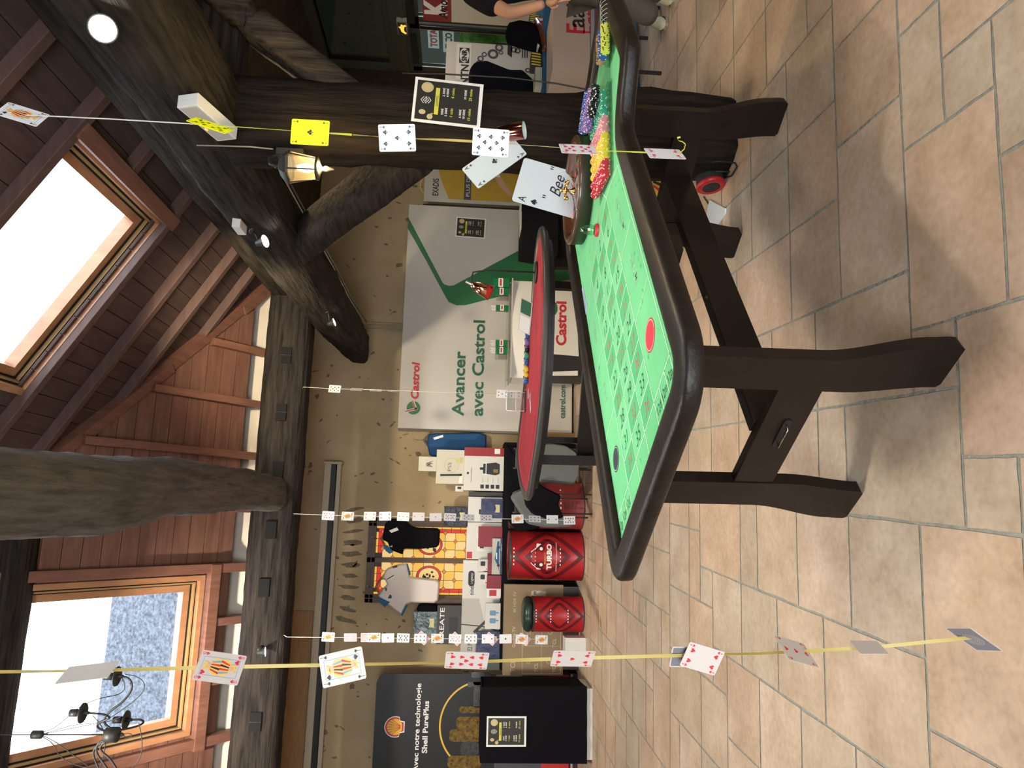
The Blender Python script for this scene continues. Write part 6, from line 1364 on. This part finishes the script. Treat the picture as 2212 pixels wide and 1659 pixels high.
# ================================================================ RIGHT SIDE: DOOR AREA
XRf = 6.12
def qx(x, y, X=XRf): p = onX(x, y, X); return (p.y, p.z)
emis('exit_glow', (1.0, .42, .04), 1.6); mat('sign_grey', (.35, .34, .26), .5)
def xbox(mb, x0_, x1_, yl, yr, X, D, mt):
    a = qx(x1_, yl, X); b = qx(x0_, yr, X); mb.box((X, min(a[0], b[0]), a[1]), (X+D, max(a[0], b[0]), b[1]), mt); return a, b
mb = MB(); a, b = xbox(mb, 856, 881, 76, 46, 6.10, .06, 'sign_grey'); yc, zc = (a[0]+b[0])/2, (a[1]+b[1])/2; f = Fr((6.095, yc, zc), (0, -1, 0), (0, 0, 1)); w_, h_ = abs(a[0]-b[0]), abs(a[1]-b[1])
mb.rect(-w_*.45, -h_*.4, w_*.45, h_*.42, f, 'box_dark', .001); mb.disc(.03, h_*.25, h_*.08, h_*.08, f, 'exit_glow', .003, 12); mb.line([(.02, h_*.15), (-.01, -h_*.05), (-.06, -h_*.12), (-.08, -h_*.3)], .03, f, 'exit_glow', .003); mb.line([(-.01, -h_*.05), (.05, -h_*.15), (.06, -h_*.32)], .03, f, 'exit_glow', .003); mb.line([(-.05, h_*.02), (.02, h_*.12), (.07, h_*.0)], .022, f, 'exit_glow', .003)
mb.build('exit_sign', label='small lit exit sign with orange running figure above the door', cat='exit sign')
# poster leaning at the door
a, b = qx(1180, 62, 5.9), qx(912, 0, 5.9)
mb = MB(); f = Fr((5.9, 0, 0), (0, -1, 0), (0, 0, 1)); yy = lambda y: -y
Y0, Y1 = a[0], a[0]-1.6; ztop = qx(914, 30, 5.9)[1]
mb.box((5.9, Y1, .25), (5.915, Y0, ztop), 'box_cream'); mb.rect(-Y0, qx(975, 30, 5.9)[1], -Y1, ztop, f, 'drum_wine', .002)
c = qx(945, 14, 5.9); mb.text('K', -c[0], c[1]-.10, .26, f, 'paper_white', .004, bold=.05); mb.text('Amortisseurs', -c[0]-.20, qx(972, 30, 5.9)[1]+.03, .11, f, 'ink_black', .004, align='l', bold=.02, shear=.2)
mb.build('brand_poster', label='cream poster with dark red header and white letter at the door', cat='poster')
# outside decals seen through the door
mb = MB(); X = 9.0; f = Fr((X-.01, 0, 0), (0, -1, 0), (0, 0, 1)); mb.box((X, 7, 0), (X+.5, 16, 3.2), 'van_grey')
for x0_, x1_, yl, yr, t, m1, m2 in ((936, 942, 103, 52, 'TOTAL', 'paper_white', 'red_print'), (966, 976, 112, 60, 'ELCO', 'paper_white', 'ink_black')):
    A = onX((x0_+x1_)/2, yl, X); B = onX((x0_+x1_)/2, yr, X); L = abs(A.y-B.y); mb.rect(-A.y, A.z-.09, -A.y+L, A.z+.12, f, m1, .004); mb.text(t, -A.y+L/2, A.z-.05, .13, f, m2, .008, bold=.03)
A = onX(1000, 92, X); mb.rect(-A.y-.6, A.z-.03, -A.y+1.5, A.z+.05, f, 'yellow_paint', .004); mb.build('parked_van', label='dark van with sponsor stickers outside the glazed door', cat='van')
mb = MB(); 
for k in range(9):
    c = onX(1030+rnd.uniform(-12, 14), 84+rnd.uniform(-14, 12), 8.3); mb.tube([(c.x, c.y, 0), c], .03, 'hedge', 6); mb.lathe([(0, -.25), (.2, -.12), (.26, .05), (.16, .2), (0, .25)], c, 'hedge', 9)
mb.build('bush', label='bright green bush in sunlight beyond the door glass', cat='bush', kind='stuff')
# bearing-brand roll-up
YN = 6.9; NB = thing('roll_up_banner', 'grey roll-up banner with oval black emblem and engine parts', 'banner', onY(1200, 130, YN))
a = q(967, 182, YN); b = q(967, 89, YN); f = wf(0, 0, YN); zt = (a[1]+b[1])/2+.02; xa, xb2 = a[0]-.18, b[0]
mb = MB(); mb.box((xa, YN, .10), (xb2, YN+.012, zt), 'rollup_grey'); c = q(1003, 120, YN); s_ = q(1003, 104, YN)[0]-q(1003, 137, YN)[0]
mb.rect(c[0]-s_*1.55, c[1]-.075, xb2-.02, c[1]+.085, f, 'box_white', .002)
mb.rect(c[0]-s_/2, c[1]-.055, c[0]+s_/2, c[1]+.055, f, 'ink_black', .003); mb.disc(c[0], c[1], s_*.47, .051, f, 'box_white', .004); mb.text('SNR', c[0], c[1]-.026, .055, f, 'ink_black', .005, bold=.05); mb.text('NTN', c[0]-s_*.60, c[1]-.05, .085, f, 'ink_black', .004, align='r', bold=.03)
for x, y, r_ in ((1038, 127, .035), (1046, 118, .03), (1065, 117, .06), (1078, 103, .045), (1082, 114, .025), (1035, 138, .04), (1110, 108, .035), (1118, 110, .035), (1140, 152, .03)):
    c = q(x, y, YN); mb.ring(c[0], c[1], r_*.55, r_, f, 'steel_dark', .003, 18)
c = q(1110, 108, YN); mb.poly([(c[0]-.10, c[1]+.02), (c[0]+.10, c[1]+.02), (c[0]+.06, c[1]+.07), (c[0]-.06, c[1]+.07)], f, .003, 'ink_black')
for k in range(3): c = q(1130+k*5, 110, YN); mb.rect(c[0]-.09, c[1], c[0]+.09, c[1]+.012, f, 'ink_black', .003)
mb.build('printed_panel', NB); mb = MB(); mb.box((xa, YN-.08, .0), (xb2, YN+.1, .10), 'alu'); mb.build('base', NB)
# blue-clothed table, packs, carton
mat('blue_cloth', (.02, .12, .24), .7, bump=.2, bscale=4); mat('carton_pale', (.52, .41, .33), .7, noise=.06, nscale=3, bump=.06, bscale=20); mat('brown_lacquer', (.12, .03, .018), .25, coat=.5)
YT = 5.6; a = q(1172, 205, YT); mb = MB(); mb.box((a[0], YT, .02), (a[0]+1.7, YT+.7, a[1]), 'blue_cloth')
BT = mb.build('clothed_table', label='table covered with petrol blue cloth behind the paper bag', cat='table'); zt = a[1]
def tbx(name, x0_, x1_, yl, yr, Y, D, mt, label, cat, draw=None):
    a = q(x1_, yl, Y); b = q(x0_, yr, Y); mb = MB(); mb.box((a[0], Y, zt+.002), (b[0], Y+D, zt+.002+(b[1]-a[1])), mt); mb.e = .002
    if draw: draw(mb, wf(a[0], zt+.002, Y), b[0]-a[0], b[1]-a[1])
    return mb.build(name, label=label, cat=cat)
def d_haz(mb, f, w, h):
    for k in range(5): mb.poly([(w*k*.2, h*.05), (w*(k*.2+.1), h*.05), (w*(k*.2+.16), h*.95), (w*(k*.2+.06), h*.95)], f, .002, 'yellow_paint')
tbx('striped_pack', 1148, 1170, 143, 112, 5.72, .12, 'box_dark', 'yellow and black striped pack on the blue table beside the banner', 'pack', d_haz)
tbx('striped_pack', 1146, 1168, 52, 30, 5.9, .12, 'box_dark', 'yellow and black striped pack beside the standing person', 'pack', d_haz)
tbx('flat_box', 1176, 1186, 100, 40, 5.66, .10, 'paper_white', 'flat white and red box on the blue table edge', 'box', lambda mb, f, w, h: [mb.rect(w*(.05+k*.33), 0, w*(.25+k*.33), h, f, 'card_red', .002) for k in range(3)])
tbx('paper_stack', 1162, 1176, 185, 145, 5.64, .2, 'box_cream', 'stack of papers on the blue table by the post', 'papers')
BK = thing('tool_bag', 'black bag with brown lacquered handle bar on the blue table', 'bag', onY(1170, 90, 5.7))
garment('bag_body', [(1092, 62), (1120, 55), (1150, 60), (1172, 75), (1173, 112), (1171, 118), (1160, 100), (1120, 88), (1098, 80)], 5.7, 'black_fabric', None, None, th=.2, parent=BK)
mb = MB(); mb.tube([onY(1158, 44, 5.55), onY(1168, 60, 5.52), onY(1178, 100, 5.52), onY(1176, 112, 5.55)], .026, 'brown_lacquer', 10); mb.build('handle', BK)
garment('jacket', [(1012, 158), (1022, 145), (1050, 140), (1075, 150), (1100, 160), (1128, 160), (1150, 180), (1180, 215), (1060, 215), (1015, 190)], 6.4, 'black_fabric', 'black jacket hung before the grey roll-up banner', 'jacket', th=.2)
PBg = [(1205, 29), (1285, 26), (1272, 152), (1194, 142)]; YP = 4.9
Pq = [onY(x, y, YP) for x, y in PBg]; zb = min(p.z for p in Pq); bag = MB()
tl, tr, br, bl = onY(1194, 142, YP), onY(1202, 28, YP), onY(1290, 26, YP), onY(1275, 152, YP)
# cardboard display carton standing on the blue table's front
mb = MB(); x0, x1 = bl.x, br.x+.12; zl = bl.z; zh = tl.z; mb.hexa([Vector((x0, YP, zl)), Vector((x1, YP, zl)), Vector((x1, YP+.42, zl)), Vector((x0, YP+.42, zl)), Vector((x0-.005, YP, zh)), Vector((x1, YP, zh)), Vector((x1, YP+.42, zh)), Vector((x0-.005, YP+.42, zh))], 'carton_pale')
f = wf(0, 0, YP); c = onY(1258, 72, YP); mb.text('F', onY(1260, 73, YP).x, onY(1262, 73, YP).z, .15, f, 'card_red', .002, align='l', bold=.02); mb.text('aab', onY(1260, 60, YP).x, onY(1262, 73, YP).z, .15, f, 'ink_black', .002, align='l', bold=.01); mb.text('Eqt', onY(1284, 73, YP).x, onY(1290, 73, YP).z, .12, f, 'card_red', .002, align='l')
mb.build('display_carton', label='pale cardboard carton with large red and black lettering', cat='carton')
PD = thing('pedestal', 'blue-sided pedestal table carrying the lettered carton', 'table', (x0+.5, YP+.2, 0)); mb = MB(); mb.box((x0-.02, YP-.02, zl-.03), (x1+.1, YP+.5, zl-.002), 'grey_text'); mb.build('table_top', PD)
for a, b in ((x0+.05, YP+.05), (x1, YP+.05), (x0+.05, YP+.42), (x1, YP+.42)):
    mb = MB(); mb.box((a-.011, b-.011, 0), (a+.011, b+.011, zl-.03), 'ink_black'); mb.build('leg', PD)
# small strut under the table edge at the right
# ================================================================ PERSON
mat('skin_arm', (.47, .235, .135), .5, spec=.4); mat('tee_black', (.008, .008, .009), .9, spec=.1, bump=.4, bscale=10); mat('trouser', (.075, .062, .045), .85, bump=.5, bscale=9); mat('shoe_cream', (.52, .50, .33), .7, bump=.3, bscale=30); mat('sole', (.30, .27, .2), .6); mat('hair_brown', (.03, .018, .01), .7)
def skin_mesh(name, joints, edges, mt, parent=None, sub=2, root=0):
    me = bpy.data.meshes.new(name); me.from_pydata([tuple(j[0]) for j in joints], edges, []); me.materials.append(MATS[mt])
    o = bpy.data.objects.new(name, me); COL.objects.link(o); s = o.modifiers.new('k', 'SKIN'); s.use_smooth_shade = True
    for i, j in enumerate(joints):
        r_ = j[1]; me.skin_vertices[0].data[i].radius = r_ if isinstance(r_, tuple) else (r_, r_)
        me.skin_vertices[0].data[i].use_root = (i == root)
    u = o.modifiers.new('s', 'SUBSURF'); u.levels = sub; u.render_levels = sub
    if parent: o.parent = parent; o.matrix_parent_inverse = parent.matrix_world.inverted()
    return o
Z_ = lambda x, y, t=4.5: dist(x, y-10, t)
PR = thing('person', 'person in black t-shirt and brown trousers walking at the edge of the room', 'person', (3.7, 4.45, 0))
hipc = Z_(1245, -48, 4.45); chest = Z_(1060, -42, 4.45); neck = Z_(985, -46, 4.45); head = Z_(925, -50, 4.45); shL = Z_(1015, -8, 4.35); elL = Z_(1103, 40, 4.22); wrL = Z_(1178, 18, 4.12); haL = Z_(1200, 6, 4.08)
shR = Z_(1015, -90, 4.55); elR = Z_(1110, -115, 4.5); wrR = Z_(1190, -120, 4.3)
hL = Z_(1262, -25, 4.42); kL = Z_(1350, 12, 4.42); aL = Z_(1418, 52, 4.42); hR = Z_(1262, -68, 4.5); kR = Z_(1350, -30, 4.6); aR = Z_(1428, -2, 4.75)
skin_mesh('body', [(hipc, .12), (chest, (.14, .11)), (neck, .055), (head-Vector((0, 0, .04)), .07), (head+Vector((0, 0, .06)), .085), (shL, .055), (elL, .042), (wrL, .028), (shR, .055), (elR, .042), (wrR, .03), (hL, .08), (kL, .055), (aL, .04), (hR, .08), (kR, .055), (aR, .04)],
          [(0, 1), (1, 2), (2, 3), (3, 4), (1, 5), (5, 6), (6, 7), (1, 8), (8, 9), (9, 10), (0, 11), (11, 12), (12, 13), (0, 14), (14, 15), (15, 16)], 'skin_arm', PR)
mid = elL.lerp(shL, .22)
skin_mesh('t_shirt', [(hipc+Vector((0, 0, .02)), (.175, .14)), (hipc.lerp(chest, .5), (.165, .135)), (chest, (.19, .145)), (neck-Vector((0, 0, .04)), .075), (shL, .085), (mid, .078), (shR, .085), (elR.lerp(shR, .25), .078)], [(0, 1), (1, 2), (2, 3), (2, 4), (4, 5), (2, 6), (6, 7)], 'tee_black', PR)
skin_mesh('trousers', [(hipc, (.17, .13)), (hL, .115), (kL, .082), (aL-Vector((0, 0, .01)), .074), (hR, .115), (kR, .082), (aR-Vector((0, 0, .01)), .074)], [(0, 1), (1, 2), (2, 3), (0, 4), (4, 5), (5, 6)], 'trouser', PR)
hv = (haL-wrL).normalized(); sd = Vector((.4, -.8, 0)).normalized()
J = [(wrL, .026), (wrL+hv*.05, (.038, .018)), (wrL+hv*.085, (.040, .016))]; E_ = [(0, 1), (1, 2)]
for k in range(4):
    b_ = wrL+hv*.088+sd*(k-1.5)*.018; i = len(J); l = (.07, .08, .075, .06)[k]; cu = Vector((-.2, .1, -.5)).normalized()*.012
    J += [(b_, .0095), (b_+hv*l*.5+cu, .0085), (b_+hv*l*.85+cu*2.6, .007)]; E_ += [(2, i), (i, i+1), (i+1, i+2)]
i = len(J); J += [(wrL+hv*.04-sd*.035, .011), (wrL+hv*.075-sd*.055, .009), (wrL+hv*.10-sd*.052, .008)]; E_ += [(1, i), (i, i+1), (i+1, i+2)]
skin_mesh('hand', J, E_, 'skin_arm', PR)
mb = MB(); mb.lathe([(.0, .20), (.06, .185), (.095, .13), (.10, .07), (.08, .02), (.06, .0)], head-Vector((0, -.01, .06)), 'hair_brown', 20); mb.build('hair', PR)
def shoe(heel, toe, name='shoe'):
    heel, toe = Vector(heel), Vector(toe); heel.z = toe.z = 0; d = (toe-heel); L = .29; d.normalize(); s = Vector((-d.y, d.x, 0)); mb = MB(); R_ = []
    for t, wd, hh in ((-.02, .028, .05), (0, .040, .085), (.08, .041, .10), (.14, .042, .088), (.20, .049, .062), (.25, .045, .048), (.285, .03, .034), (.30, .008, .024)):
        R_.append([heel+d*t+s*wd*cos(a)+Vector((0, 0, .012+max(0, hh*(.5+.5*sin(a))))) for a in [2*pi*i/14 for i in range(14)]])
    mb.raw([v for r_ in R_ for v in r_], [(i*14+j, i*14+(j+1) % 14, (i+1)*14+(j+1) % 14, (i+1)*14+j) for i in range(7) for j in range(14)]+[tuple(range(14))[::-1], tuple(98+j for j in range(14))], 'shoe_cream', True)
    ol = [(-.025, .02), (0, .042), (.1, .043), (.2, .051), (.26, .045), (.30, .012)]; pts = [heel+d*a+s*b for a, b in ol]+[heel+d*a-s*b for a, b in ol[::-1]]
    mb.raw(pts+[p+Vector((0, 0, .022)) for p in pts], [(i, (i+1) % 12, 12+(i+1) % 12, 12+i) for i in range(12)]+[tuple(range(12))[::-1]], 'sole'); mb.build(name, PR)
shoe(onZ(1425, 52, 0)+Vector((.02, .0, 0)), onZ(1478, 64, 0)); shoe(onZ(1440, -8, 0), onZ(1470, 6, 0))
